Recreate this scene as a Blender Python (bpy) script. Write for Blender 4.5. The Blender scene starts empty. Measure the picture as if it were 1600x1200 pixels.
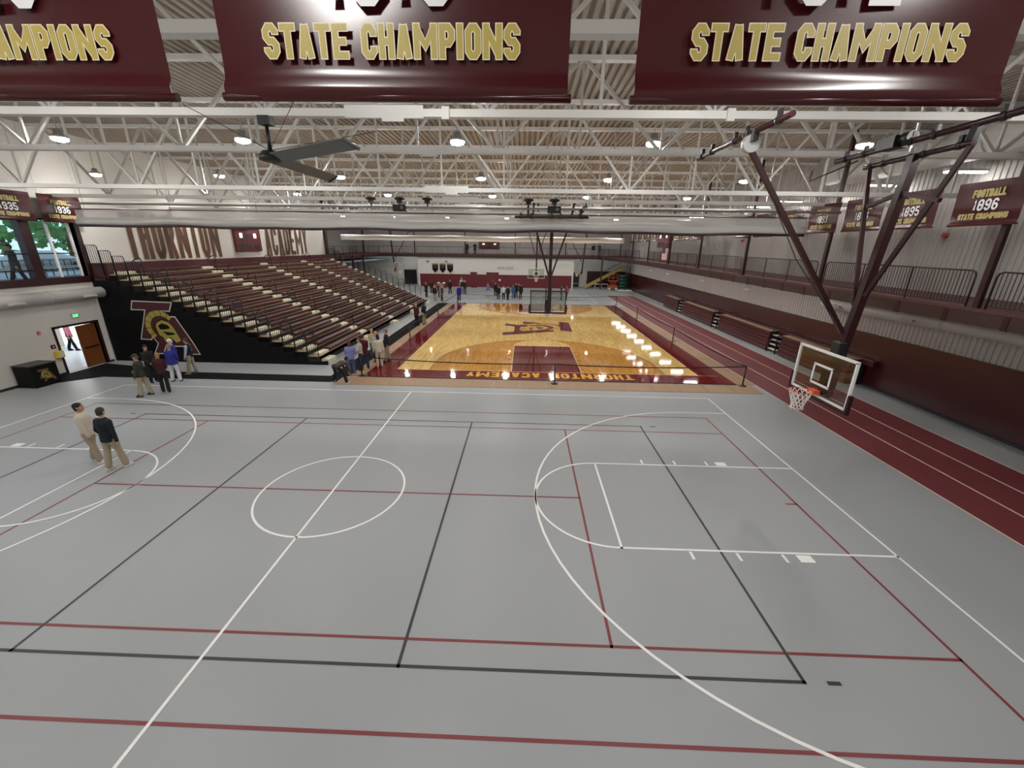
import bpy, bmesh, math, random
from math import pi, sin, cos, radians as R_, sqrt, atan2
from mathutils import Vector as V, Matrix as M4
random.seed(7)
SC = bpy.context.scene
COL = SC.collection

# ---------------------------------------------------------------- camera, world, exposure
CAM_POS = (4.8619, -9.0478, 6.0904)
PITCH, YAW, ROLL, FPX = 0.3247, -0.0262, 0.0146, 637.458
cam_d = bpy.data.cameras.new('camera'); cam = bpy.data.objects.new('camera', cam_d); COL.objects.link(cam)
_f = V((sin(YAW)*cos(PITCH), cos(YAW)*cos(PITCH), -sin(PITCH)))
_r0 = V((cos(YAW), -sin(YAW), 0)); _u0 = _r0.cross(_f)
_r = _r0*cos(ROLL)+_u0*sin(ROLL); _u = _u0*cos(ROLL)-_r0*sin(ROLL)
_m = M4((_r, _u, -_f)).transposed().to_4x4(); _m.translation = V(CAM_POS)
cam.matrix_world = _m
cam_d.sensor_width = 36; cam_d.lens = 36*FPX/1600; cam_d.clip_start = .05; cam_d.clip_end = 400
SC.camera = cam
SC.view_settings.view_transform = 'Standard'; SC.view_settings.look = 'None'
SC.view_settings.gamma = 1; SC.view_settings.use_curve_mapping = False
SC.view_settings.exposure = 0.0
w = bpy.data.worlds.new('sky'); SC.world = w; w.use_nodes = True
_bg = w.node_tree.nodes['Background']; _bg.inputs[0].default_value = (.62, .82, 1, 1); _bg.inputs[1].default_value = 1.5
SC.cycles.use_denoising = True
SC.cycles.max_bounces = 7; SC.cycles.diffuse_bounces = 4; SC.cycles.glossy_bounces = 3; SC.cycles.transparent_max_bounces = 12
SC.cycles.sample_clamp_indirect = 4.0
LAMP_E = 275.0          # emission of the pendant lamps
TUBE_E = 30.0           # emission of the linear fixtures

# ---------------------------------------------------------------- helpers
MATS = {}
def mat(name, col, rough=.6, metal=0, spec=.5, noise=0, nscale=4, emit=None, estr=0, alpha=None, trans=0, coat=0, stretch=None, bump=0):
    m = bpy.data.materials.new(name); m.use_nodes = True; nt = m.node_tree; p = nt.nodes['Principled BSDF']
    c = (*col, 1)
    p.inputs['Base Color'].default_value = c; p.inputs['Roughness'].default_value = rough
    p.inputs['Metallic'].default_value = metal; p.inputs['Specular IOR Level'].default_value = spec
    if coat: p.inputs['Coat Weight'].default_value = coat; p.inputs['Coat Roughness'].default_value = .06
    if noise:
        tc = nt.nodes.new('ShaderNodeTexCoord'); n = nt.nodes.new('ShaderNodeTexNoise'); n.inputs['Scale'].default_value = nscale
        n.inputs['Detail'].default_value = 5
        mp = nt.nodes.new('ShaderNodeMapping'); mp.inputs['Scale'].default_value = stretch or (1, 1, 1)
        nt.links.new(tc.outputs['Object'], mp.inputs[0]); nt.links.new(mp.outputs[0], n.inputs['Vector'])
        mx = nt.nodes.new('ShaderNodeMix'); mx.data_type = 'RGBA'
        mx.inputs[6].default_value = tuple(v*(1-noise) for v in col)+(1,); mx.inputs[7].default_value = tuple(min(1, v*(1+noise)) for v in col)+(1,)
        nt.links.new(n.outputs['Fac'], mx.inputs[0]); nt.links.new(mx.outputs[2], p.inputs['Base Color'])
        if bump:
            b = nt.nodes.new('ShaderNodeBump'); b.inputs['Strength'].default_value = bump; b.inputs['Distance'].default_value = .02
            nt.links.new(n.outputs['Fac'], b.inputs['Height']); nt.links.new(b.outputs[0], p.inputs['Normal'])
    if emit: p.inputs['Emission Color'].default_value = (*emit, 1); p.inputs['Emission Strength'].default_value = estr
    if alpha is not None: p.inputs['Alpha'].default_value = alpha
    if trans: p.inputs['Transmission Weight'].default_value = trans; p.inputs['IOR'].default_value = 1.1
    MATS[name] = m
    return m
def mt(k): return MATS[k] if isinstance(k, str) else k

class G:
    """collects shapes into one mesh"""
    def __init__(s): s.bm = bmesh.new()
    def face(s, pts, mi=0):
        try:
            f = s.bm.faces.new([s.bm.verts.new(p) for p in pts]); f.material_index = mi; return f
        except ValueError: return None
    def box(s, x0, x1, y0, y1, z0, z1, mi=0):
        v = [s.bm.verts.new(p) for p in ((x0,y0,z0),(x1,y0,z0),(x1,y1,z0),(x0,y1,z0),(x0,y0,z1),(x1,y0,z1),(x1,y1,z1),(x0,y1,z1))]
        for q in ((3,2,1,0),(4,5,6,7),(0,1,5,4),(1,2,6,5),(2,3,7,6),(3,0,4,7)):
            s.bm.faces.new([v[i] for i in q]).material_index = mi
        return s
    def bar(s, a, b, w, h=None, mi=0, up=(0,0,1)):
        a, b = V(a), V(b); d = (b-a).normalized(); u = V(up)
        if abs(d.dot(u)) > .98: u = V((1,0,0)) if abs(d.x) < .9 else V((0,1,0))
        r = d.cross(u).normalized()*(w/2); u = r.cross(d).normalized()*((h or w)/2)
        v = [s.bm.verts.new(p) for p in (a-r-u, a+r-u, a+r+u, a-r+u, b-r-u, b+r-u, b+r+u, b-r+u)]
        for q in ((3,2,1,0),(4,5,6,7),(0,1,5,4),(1,2,6,5),(2,3,7,6),(3,0,4,7)):
            s.bm.faces.new([v[i] for i in q]).material_index = mi
        return s
    def tube(s, pts, r, n=8, mi=0, closed=False):
        pts = [V(p) for p in pts]; rings = []; N = len(pts); u = None
        for i, p in enumerate(pts):
            a = pts[i-1] if (i or closed) else p; b = pts[(i+1) % N] if (i < N-1 or closed) else p
            d = (b-a).normalized()
            if u is None: u = V((0,0,1)) if abs(d.z) < .9 else V((1,0,0))
            u = (u-d*u.dot(d)); u = u.normalized() if u.length > 1e-4 else d.orthogonal().normalized()
            q = d.cross(u); rr = r[i] if isinstance(r, (list, tuple)) else r
            rings.append([s.bm.verts.new(p+(u*cos(2*pi*k/n)+q*sin(2*pi*k/n))*rr) for k in range(n)])
        s.loft(rings, mi, closed)
        return s
    def loft(s, rings, mi=0, closed=False, cap=True):
        n = len(rings[0]); L = list(zip(rings, rings[1:]))
        if closed: L.append((rings[-1], rings[0]))
        for a, b in L:
            for k in range(n):
                f = s.bm.faces.new((a[k], a[(k+1) % n], b[(k+1) % n], b[k])); f.material_index = mi; f.smooth = True
        if not closed and cap:
            for q in (rings[0][::-1], rings[-1]):
                f = s.bm.faces.new(q); f.material_index = mi
    def ell(s, prof, n=14, mi=0, cap=True):
        """prof: list of (x, y, z, rx, ry) rings"""
        s.loft([[s.bm.verts.new((x+rx*cos(2*pi*k/n), y+ry*sin(2*pi*k/n), z)) for k in range(n)] for x, y, z, rx, ry in prof], mi, False, cap)
        return s
    def lathe(s, c, prof, n=16, mi=0, cap=True):
        return s.ell([(c[0], c[1], c[2]+z, max(r, 1e-4), max(r, 1e-4)) for r, z in prof], n, mi, cap)
    def extr(s, poly, o, ux, uy, un, d, mi=0):
        """extrude a 2D polygon (outline in o + x*ux + y*uy) by d along un"""
        o, ux, uy, un = V(o), V(ux), V(uy), V(un)
        a = [s.bm.verts.new(o+ux*x+uy*y) for x, y in poly]; b = [s.bm.verts.new(o+ux*x+uy*y+un*d) for x, y in poly]
        n = len(poly)
        try:
            s.bm.faces.new(a[::-1]).material_index = mi; s.bm.faces.new(b).material_index = mi
            for k in range(n): s.bm.faces.new((a[k], a[(k+1) % n], b[(k+1) % n], b[k])).material_index = mi
        except ValueError: pass
        return s
    def strip(s, pl, t, o, ux, uy, mi=0, closed=False, capx=0):
        """flat ribbon of width t along 2D polyline pl"""
        o, ux, uy = V(o), V(ux), V(uy); n = len(pl); P = [V((x, y)) for x, y in pl]
        if not closed and capx:
            P[0] = P[0]+(P[0]-P[1]).normalized()*capx; P[-1] = P[-1]+(P[-1]-P[-2]).normalized()*capx
        l, r = [], []
        for i in range(n):
            a = P[i-1] if (i or closed) else None; b = P[(i+1) % n] if (i < n-1 or closed) else None
            d1 = (P[i]-a).normalized() if a is not None else None; d2 = (b-P[i]).normalized() if b is not None else None
            if d1 is None: d1 = d2
            if d2 is None: d2 = d1
            n1 = V((-d1.y, d1.x)); n2 = V((-d2.y, d2.x)); m = n1+n2
            m = m.normalized() if m.length > 1e-5 else n1
            k = min(1/max(m.dot(n1), .35), 1.5)*t/2
            l.append(P[i]+m*k); r.append(P[i]-m*k)
        for i in range(n if closed else n-1):
            j = (i+1) % n
            s.face([o+ux*q.x+uy*q.y for q in (r[i], r[j], l[j], l[i])], mi)
        return s
    def xf(s, mtx): bmesh.ops.transform(s.bm, matrix=mtx, verts=s.bm.verts[:]); return s
    def mesh(s, name, mats, smooth=None, merge=False):
        if merge: bmesh.ops.remove_doubles(s.bm, verts=s.bm.verts[:], dist=1e-4)
        me = bpy.data.meshes.new(name); s.bm.to_mesh(me); s.bm.free()
        for k in (mats if isinstance(mats, (list, tuple)) else [mats]): me.materials.append(mt(k))
        if smooth is not None:
            for p in me.polygons: p.use_smooth = smooth
        return me
    def build(s, name, mats, parent=None, smooth=None, bevel=0, **kw):
        o = bpy.data.objects.new(name, s.mesh(name, mats, smooth)); COL.objects.link(o)
        if parent: o.parent = parent
        if bevel:
            b = o.modifiers.new('bevel', 'BEVEL'); b.width = bevel; b.segments = 2; b.limit_method = 'ANGLE'
        if kw: tag(o, **kw)
        return o
def tag(o, label=None, cat=None, group=None, kind=None):
    if label: o['label'] = label
    if cat: o['category'] = cat
    if group: o['group'] = group
    if kind: o['kind'] = kind
    return o
def thing(name, label, cat, loc=(0,0,0), rz=0, group=None):
    o = bpy.data.objects.new(name, None); COL.objects.link(o); o.location = loc; o.rotation_euler = (0, 0, rz)
    o.empty_display_size = .1
    return tag(o, label, cat, group)
def inst(name, me, parent=None, loc=(0,0,0), rz=0):
    o = bpy.data.objects.new(name, me); COL.objects.link(o); o.location = loc; o.rotation_euler = (0, 0, rz)
    if parent: o.parent = parent
    return o
def kids(o): return [c for c in bpy.data.objects if c.parent == o]
def dup(root, loc, rz=None, label=None, group=None):
    r = root.copy(); COL.objects.link(r); r.location = loc
    if rz is not None: r.rotation_euler = (0, 0, rz)
    if label: r['label'] = label
    if group: r['group'] = group
    for ch in root.children:
        c = ch.copy(); COL.objects.link(c); c.parent = r
        for g in ch.children:
            d = g.copy(); COL.objects.link(d); d.parent = c
    return r
def struct(o): o['kind'] = 'structure'; return o
ORD = ['first','second','third','fourth','fifth','sixth','seventh','eighth','ninth','tenth','eleventh','twelfth','thirteenth','fourteenth','fifteenth','sixteenth','seventeenth','eighteenth']

# ---------------------------------------------------------------- materials
MAR = (.085, .009, .014)
mat('grey_floor', (.325, .34, .35), .42, spec=.45, noise=.07, nscale=.35)
mat('white_line', (.86, .86, .84), .45); mat('black_line', (.028, .03, .034), .45); mat('red_line', (.19, .032, .036), .45)
mat('track_red', (.155, .028, .034), .6, noise=.1, nscale=1.2); mat('track_line', (.72, .6, .48), .5)
mat('maroon_floor', (.15, .010, .014), .06, spec=.6); mat('gold_floor', (.72, .4, .04), .1, spec=.6); mat('wood_line', (.78, .6, .34), .12)
mat('tan_mat', (.33, .205, .11), .5, noise=.1, nscale=3); mat('black_mat', (.009, .009, .010), .9, spec=.1, noise=.3, nscale=30)
mat('wall_white', (.66, .635, .59), .75, noise=.03, nscale=.6); mat('wall_grey', (.36, .345, .335), .6, noise=.04, nscale=.5)
mat('wall_metal', (.43, .405, .39), .5, noise=.05, nscale=.4)
mat('pad_maroon', (.05, .010, .012), .22, spec=.6); mat('pad_bright', (.13, .010, .018), .45)
mat('deck', (.36, .315, .26), .6, noise=.05, nscale=.6); mat('steel_white', (.78, .77, .74), .45, spec=.5)
mat('steel_web', (.50, .49, .46), .5); mat('steel_grey', (.42, .42, .41), .5); mat('maroon_steel', (.026, .0045, .006), .35, spec=.45); mat('dark_maroon', (.03, .006, .008), .4)
mat('balcony_maroon', (.075, .019, .021), .5); mat('balcony_beam', (.036, .011, .009), .5)
mat('black_metal', (.010, .010, .011), .4); mat('black_plastic', (.012, .012, .013), .35); mat('chrome', (.6, .6, .6), .2, metal=1)
mat('blade_grey', (.14, .135, .13), .4); mat('duct', (.55, .53, .51), .45, noise=.04, nscale=1); mat('grille', (.25, .25, .25), .5)
mat('seat_maroon', (.075, .013, .015), .36, spec=.5); mat('deck_plank', (.42, .30, .17), .35, noise=.12, nscale=3, stretch=(8, .6, 1)); mat('step_cream', (.75, .71, .55), .45)
mat('under_black', (.006, .006, .007), .8); mat('vinyl_black', (.006, .006, .0065), .5, spec=.12)
mat('banner_maroon', (.050, .0035, .006), .24, spec=.5); mat('banner_gold', (.46, .36, .09), .4); mat('banner_pale', (.8, .72, .48), .4); mat('banner_white', (.8, .8, .82), .4)
mat('letter_brown', (.085, .035, .022), .5); mat('letter_edge', (.36, .25, .1), .5)
mat('logo_maroon', (.06, .008, .012), .5); mat('logo_white', (.6, .58, .54), .5); mat('logo_gold', (.36, .3, .06), .45); mat('logo_dim', (.12, .075, .02), .5)
mat('curtain', (.46, .45, .43), .55, noise=.05, nscale=1.5); mat('curtain_white', (.93, .92, .88), .6)
mat('lamp_lens', (1, 1, 1), .5, emit=(1, .975, .94), estr=LAMP_E); mat('tube_lens', (1, 1, 1), .5, emit=(1, .97, .92), estr=TUBE_E)
mat('lamp_metal', (.5, .5, .5), .4, metal=.6)
mat('rim_orange', (.75, .09, .03), .4); mat('net_white', (.8, .78, .75), .7); mat('board_white', (.8, .8, .8), .35)
mat('door_wood', (.19, .06, .015), .4, noise=.2, nscale=3, stretch=(1, 1, .15)); mat('door_dark', (.012, .008, .008), .35)
mat('yellow', (.75, .5, .02), .45); mat('stair_yellow', (.42, .34, .10), .5); mat('exit_green', (.1, .9, .35), .5, emit=(.15, 1, .4), estr=1.2)
mat('lift_orange', (.42, .08, .03), .5); mat('lift_green', (.02, .09, .06), .5)
mat('tree_green', (.16, .36, .12), .8, noise=.5, nscale=3); mat('out_grey', (.35, .4, .45), .8); mat('skirt', (.02, .02, .025), .5)
mat('flag_red', (.5, .03, .04), .6); mat('flag_white', (.85, .83, .8), .6); mat('flag_blue', (.02, .03, .14), .6)
mat('score_red', (.085, .011, .014), .35); mat('score_digit', (.9, .7, .6), .4, emit=(1, .72, .6), estr=2.2)
mat('belt', (.014, .012, .014), .7); mat('cool_floor', (.5, .55, .62), .3)
mat('daylight_glass', (.7, .85, 1), .1, emit=(.78, .92, 1), estr=1.6)
# glass: clear with a weak mirror
def glass_mat(name, tint, fres):
    m = bpy.data.materials.new(name); m.use_nodes = True; nt = m.node_tree; nt.nodes.remove(nt.nodes['Principled BSDF'])
    t = nt.nodes.new('ShaderNodeBsdfTransparent'); t.inputs[0].default_value = (*tint, 1)
    g = nt.nodes.new('ShaderNodeBsdfGlossy'); g.inputs['Roughness'].default_value = .03
    x = nt.nodes.new('ShaderNodeMixShader'); x.inputs[0].default_value = fres
    nt.links.new(t.outputs[0], x.inputs[1]); nt.links.new(g.outputs[0], x.inputs[2]); nt.links.new(x.outputs[0], nt.nodes['Material Output'].inputs[0])
    MATS[name] = m
glass_mat('glass', (.9, .95, .95), .06); glass_mat('board_glass', (.82, .84, .80), .07); glass_mat('net_mesh', (.62, .61, .59), .0)
def net_mesh_fix():
    m = MATS['net_mesh']; nt = m.node_tree
    d = nt.nodes.new('ShaderNodeBsdfDiffuse'); d.inputs[0].default_value = (.6, .58, .56, 1)
    x = [n for n in nt.nodes if n.type == 'MIX_SHADER'][0]; x.inputs[0].default_value = .55; nt.links.new(d.outputs[0], x.inputs[2])
net_mesh_fix()
def wood_mat(name, c1, c2, rough):
    m = bpy.data.materials.new(name); m.use_nodes = True; nt = m.node_tree; p = nt.nodes['Principled BSDF']
    tc = nt.nodes.new('ShaderNodeTexCoord'); mp = nt.nodes.new('ShaderNodeMapping'); mp.inputs['Rotation'].default_value = (0, 0, pi/2)
    b = nt.nodes.new('ShaderNodeTexBrick'); b.inputs['Scale'].default_value = 1; b.inputs['Brick Width'].default_value = 1.1; b.inputs['Row Height'].default_value = .075
    b.inputs['Mortar Size'].default_value = .0015; b.inputs['Bias'].default_value = -.15; b.offset = .37; b.offset_frequency = 2
    b.inputs['Color1'].default_value = (*c1, 1); b.inputs['Color2'].default_value = (*c2, 1); b.inputs['Mortar'].default_value = (*[v*.5 for v in c2], 1)
    nt.links.new(tc.outputs['Object'], mp.inputs[0]); nt.links.new(mp.outputs[0], b.inputs['Vector'])
    n = nt.nodes.new('ShaderNodeTexNoise'); n.inputs['Scale'].default_value = 1.3; n.inputs['Detail'].default_value = 6
    mp2 = nt.nodes.new('ShaderNodeMapping'); mp2.inputs['Scale'].default_value = (14, .9, 1)
    nt.links.new(tc.outputs['Object'], mp2.inputs[0]); nt.links.new(mp2.outputs[0], n.inputs['Vector'])
    x = nt.nodes.new('ShaderNodeMix'); x.data_type = 'RGBA'; x.blend_type = 'MULTIPLY'; x.inputs[0].default_value = .55
    cr = nt.nodes.new('ShaderNodeValToRGB'); cr.color_ramp.elements[0].position = .3; cr.color_ramp.elements[0].color = (.55, .45, .34, 1); cr.color_ramp.elements[1].position = .62
    nt.links.new(n.outputs['Fac'], cr.inputs[0]); nt.links.new(b.outputs['Color'], x.inputs[6]); nt.links.new(cr.outputs[0], x.inputs[7])
    nt.links.new(x.outputs[2], p.inputs['Base Color'])
    p.inputs['Roughness'].default_value = rough; p.inputs['Specular IOR Level'].default_value = .6
    MATS[name] = m
wood_mat('maple', (1.0, .71, .25), (.80, .50, .13), .055); wood_mat('amber', (.74, .36, .05), (.55, .245, .03), .055)

# ---------------------------------------------------------------- block lettering
_O = lambda cx=.3, cy=.16: [(cx,0),(1-cx,0),(1,cy),(1,1-cy),(1-cx,1),(cx,1),(0,1-cy),(0,cy)]
GL = {
 'S': [[(1,.76),(1,.84),(.7,1),(.3,1),(0,.84),(0,.65),(.3,.5),(.7,.5),(1,.35),(1,.16),(.7,0),(.3,0),(0,.16),(0,.24)]],
 'C': [[(1,.7),(1,.84),(.7,1),(.3,1),(0,.84),(0,.16),(.3,0),(.7,0),(1,.16),(1,.3)]],
 'O': ['c', _O()], '0': ['c', _O()], 'D': ['c', [(0,0),(.68,0),(1,.17),(1,.83),(.68,1),(0,1)]],
 'T': [[(0,1),(1,1)], [(.5,1),(.5,0)]], 'A': [[(.02,-.1),(.46,1.06)], [(.98,-.1),(.54,1.06)], [(.25,.26),(.75,.26)]],
 'E': [[(1,1),(0,1),(0,0),(1,0)], [(0,.5),(.8,.5)]], 'F': [[(1,1),(0,1),(0,0)], [(0,.5),(.8,.5)]],
 'H': [[(0,0),(0,1)], [(1,0),(1,1)], [(0,.5),(1,.5)]], 'M': [[(0,0),(0,1)], [(1,0),(1,1)], [(.0,.97),(.5,.35),(1,.97)]], 'N': [[(0,0),(0,1)], [(1,0),(1,1)], [(.02,.97),(.98,.03)]],
 'P': [[(0,0),(0,1)], [(0,1),(.7,1),(1,.85),(1,.6),(.7,.44),(0,.44)]], 'R': [[(0,0),(0,1)], [(0,1),(.7,1),(1,.85),(1,.62),(.7,.47),(0,.47)], [(.5,.47),(1,-.08)]],
 'B': [[(0,0),(0,1)], [(0,1),(.7,1),(1,.86),(1,.64),(.72,.5),(1,.36),(1,.14),(.7,0),(0,0)], [(0,.5),(.72,.5)]],
 'I': [[(.5,0),(.5,1)]], 'L': [[(0,1),(0,0),(1,0)]], 'Y': [[(0,1),(.5,.45),(.5,0)], [(1,1),(.5,.45)]], 'X': [[(0,0),(1,1)], [(0,1),(1,0)]],
 '1': [[(.15,.8),(.5,1),(.5,0)]], '2': [[(0,.7),(0,.84),(.3,1),(.7,1),(1,.84),(1,.62),(0,.18),(0,0),(1,0)]],
 '3': [[(0,.74),(0,.84),(.3,1),(.7,1),(1,.84),(1,.64),(.75,.5),(1,.36),(1,.16),(.7,0),(.3,0),(0,.16),(0,.26)], [(.4,.5),(.75,.5)]],
 '4': [[(.8,0),(.8,1),(0,.3),(1.05,.3)]], '5': [[(1,1),(0,1),(0,.56),(.7,.56),(1,.42),(1,.16),(.7,0),(.3,0),(0,.16),(0,.24)]],
 '6': [[(1,.78),(1,.84),(.7,1),(.3,1),(0,.84),(0,.16),(.3,0),(.7,0),(1,.16),(1,.4),(.7,.54)], [(.72,.54),(.1,.54)]],
 '7': [[(0,1),(1,1),(.4,0)]], '8': ['c', _O(.3, .14), [(.1,.5),(.9,.5)]], '9': [[(0,.22),(0,.16),(.3,0),(.7,0),(1,.16),(1,.84),(.7,1),(.3,1),(0,.84),(0,.6),(.3,.46)], [(.28,.46),(.9,.46)]],
}
WID = {'I': .34, '1': .5, 'M': 1.3, ' ': .5, 'N': 1.05}
def lettering(g, txt, o, ux, uy, h, width, mi, t=.2, edge=0, mi_edge=0, off=.002, gap=.16):
    """flat block letters centred on o (baseline), fitted to width, raised by off along ux x uy"""
    o, ux, uy = V(o), V(ux).normalized(), V(uy).normalized(); nrm = ux.cross(uy)
    tot = sum(WID.get(c, .85)+gap for c in txt)-gap; k = width/tot; x = -width/2
    for ci, c in enumerate(txt):
        cw = WID.get(c, .85)*k
        if c != ' ':
            th = t*h; gl = GL[c]; closed = gl[0] == 'c'
            for li, pl in enumerate(gl[1:] if closed else gl):
                P = [(x+th/2+p*max(cw-th, .001) if cw > th else x+cw/2, th/2+q*(h-th)) for p, q in pl]
                cl = closed and li == 0
                ex = off*(.2*li+.1*(ci % 2))
                straight = lambda a, b: abs(a[0]-b[0]) < 1e-3 or abs(a[1]-b[1]) < 1e-3
                cp = 0 if cl or not (straight(P[0], P[1]) and straight(P[-1], P[-2])) or len(pl) > 8 else th/2
                if edge: g.strip(P, th+2*edge, o+nrm*(off+ex), ux, uy, mi_edge, cl, cp+edge if not cl else 0)
                g.strip(P, th, o+nrm*(off*(2.2 if edge else 1)+ex), ux, uy, mi, cl, cp)
        x += cw+gap*k
def split_words(txt, width, gap=.16):
    k = width/(sum(WID.get(c, .85)+gap for c in txt)-gap); x = -width/2; out = []
    for wd in txt.split(' '):
        L = (sum(WID.get(c, .85)+gap for c in wd)-gap)*k; out.append((wd, x+L/2, L)); x += L+(gap*2+.5)*k
    return out
LOGO = [(310,390),(640,398),(605,470),(520,467),(590,515),(640,515),(740,725),(782,832),(700,832),(668,765),(500,765),(465,832),(385,832),(440,745),(405,685),(390,712),(300,708),(400,462),(285,460)]
def logo(g, o, ux, uy, s, fill, edge, gold, dark, off=.004):
    """the letters T and A with a crested helmet; o = lower left, s = size of one unit"""
    o, ux, uy = V(o), V(ux).normalized(), V(uy).normalized(); n = ux.cross(uy)
    q = lambda L: [((x-285)*s, (832-y)*s) for x, y in L]
    P = lambda L, d, mi: g.face([o+ux*x+uy*y+n*d for x, y in q(L)], mi)
    P(LOGO[::-1], off, fill)
    if edge is not None: g.strip(q(LOGO), 9*s, o+n*off*1.5, ux, uy, edge, True)
    arc = lambda cx, cy, r, a0, a1, k: [(cx+r*cos(R_(a0+(a1-a0)*i/k)), cy-r*sin(R_(a0+(a1-a0)*i/k))) for i in range(k+1)]
    ring = arc(500, 595, 130, 35, 232, 22); inn = arc(508, 600, 92, 35, 232, 22)
    for i in range(22): P([ring[i], ring[i+1], inn[i+1], inn[i]], off*2, gold)
    for i in range(2, 22, 3): g.strip(q([ring[i], inn[i]]), 4*s, o+n*off*2.5, ux, uy, dark)
    P([(455,600),(470,565),(520,545),(570,560),(602,600),(618,640),(645,715),(592,738),(562,690),(565,728),(508,728),(498,690),(468,672)][::-1], off*2, gold)
    P([(478,592),(515,570),(562,586),(578,612),(530,622),(488,622)][::-1], off*3, dark)
    P([(505,640),(600,650),(606,664),(540,672)][::-1], off*3, dark); P([(548,690),(560,690),(600,735),(578,738)][::-1], off*3, dark)
    g.strip(q(arc(530, 622, 82, 60, 250, 14)), 6*s, o+n*off*2.6, ux, uy, dark)

# ---------------------------------------------------------------- setting: floor with painted courts
H_, W_ = 12.869, 7.668                 # half length and half width of the painted court
def rect(g, x0, x1, y0, y1, z, mi): g.face([(x0,y0,z),(x1,y0,z),(x1,y1,z),(x0,y1,z)], mi)
def line(g, a, b, t, z, mi): g.strip([a, b], t, (0,0,z), (1,0,0), (0,1,0), mi, False, t/2)
def arc_pts(cx, cy, r, a0, a1, n=40): return [(cx+r*cos(R_(a0+(a1-a0)*i/n)), cy+r*sin(R_(a0+(a1-a0)*i/n))) for i in range(n+1)]
g = G()
rect(g, -23, 21.5, -13, 61, 0, 0)
T5 = .052; ft = .3048
ZR, ZB, ZW = .0025, .0035, .0045       # red, black and white paint
for sx in (-1, 1):
    line(g, (sx*39*ft, -18*ft), (sx*39*ft, 18*ft), T5, ZR, 3)
    line(g, (sx*21*ft, -13.5*ft), (sx*21*ft, 13.5*ft), T5, ZR, 3)
    line(g, (sx*(38.2)*ft, 0), (sx*39*ft, 0), T5, ZR, 3)
for y in (-18, -13.5, 13.5, 18): line(g, (-39*ft, y*ft), (39*ft, y*ft), T5, ZR, 3)
line(g, (-21*ft, 0), (21*ft, 0), T5, ZR, 3)
for x in (-30, -10, 10, 30): line(g, (x*ft+.02, -15*ft), (x*ft+.02, 15*ft), T5, ZB, 2)
for y in (-15, 15): line(g, (-30*ft, y*ft), (30.07*ft, y*ft), T5, ZB, 2)
for sx in (-1, 1):
    for sy in (-1, 1): rect(g, sx*31.5*ft-.1, sx*31.5*ft+.1, sy*15*ft-.03, sy*15*ft+.03, ZB, 2)
line(g, (-H_, W_), (H_, W_), T5, ZW, 1); line(g, (-H_, -W_), (H_, -W_), T5, ZW, 1); line(g, (0, -W_), (0, W_), T5, ZW, 1)
g.strip(arc_pts(0, 0, 1.805, 0, 360, 64)[:-1], T5, (0,0,ZW), (1,0,0), (0,1,0), 1, True)
for s in (-1, 1):
    line(g, (s*H_, -W_), (s*H_, W_), T5, ZW, 1)
    ky = 5.917*ft; fx = s*(H_-19*ft)
    for sy in (-1, 1):
        line(g, (s*H_, sy*ky), (fx, sy*ky), T5, ZW, 1)
        for d in (8, 11.1, 14.3): rect(g, s*(H_-d*ft)-.03, s*(H_-d*ft)+.03, sy*(ky+.05) if sy > 0 else -ky-.28, sy*(ky+.28) if sy > 0 else -ky-.05, ZW, 1)
        a, b = sorted((s*(H_-6.1*ft), s*(H_-7.1*ft))); c, d = sorted((sy*(ky+.05), sy*(ky+.26))); rect(g, a, b, c, d, ZW, 1)
    line(g, (fx, -ky), (fx, ky), T5, ZW, 1)
    g.strip(arc_pts(fx, 0, ky, 90 if s > 0 else -90, 270 if s > 0 else 90), T5, (0,0,ZW), (1,0,0), (0,1,0), 1)
    bx = s*(H_-5.25*ft); r = 19.7*ft
    g.strip([(s*H_, r)]+(arc_pts(bx, 0, r, 90, 270) if s > 0 else arc_pts(bx, 0, r, 90, -90))+[(s*H_, -r)], T5, (0,0,ZW), (1,0,0), (0,1,0), 1)
# the far grey court
FY, FB = 45.2, 6.2
for y in (38.6, 52.4): line(g, (-7.5, y), (13.3, y), .05, ZW, 1)
line(g, (2.6, 38.6), (2.6, 52.4), .05, ZW, 1); line(g, (13.3, 38.6), (13.3, 52.4), .05, ZW, 1); line(g, (-7.5, 38.6), (-7.5, 52.4), .05, ZW, 1)
g.strip(arc_pts(8.3, 45.2, 1.8, 90, 270), .05, (0,0,ZW), (1,0,0), (0,1,0), 1); line(g, (8.3, 43.4), (13.3, 43.4), .05, ZW, 1); line(g, (8.3, 47), (13.3, 47), .05, ZW, 1)
line(g, (-5, 41.5), (11.5, 41.5), .05, ZB, 2); line(g, (-5, 48.6), (11.5, 48.6), .05, ZB, 2); line(g, (-5, 41.5), (-5, 48.6), .05, ZB, 2); line(g, (11.5, 41.5), (11.5, 48.6), .05, ZB, 2)
struct(g.build('floor', ['grey_floor', 'white_line', 'black_line', 'red_line']))

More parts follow.
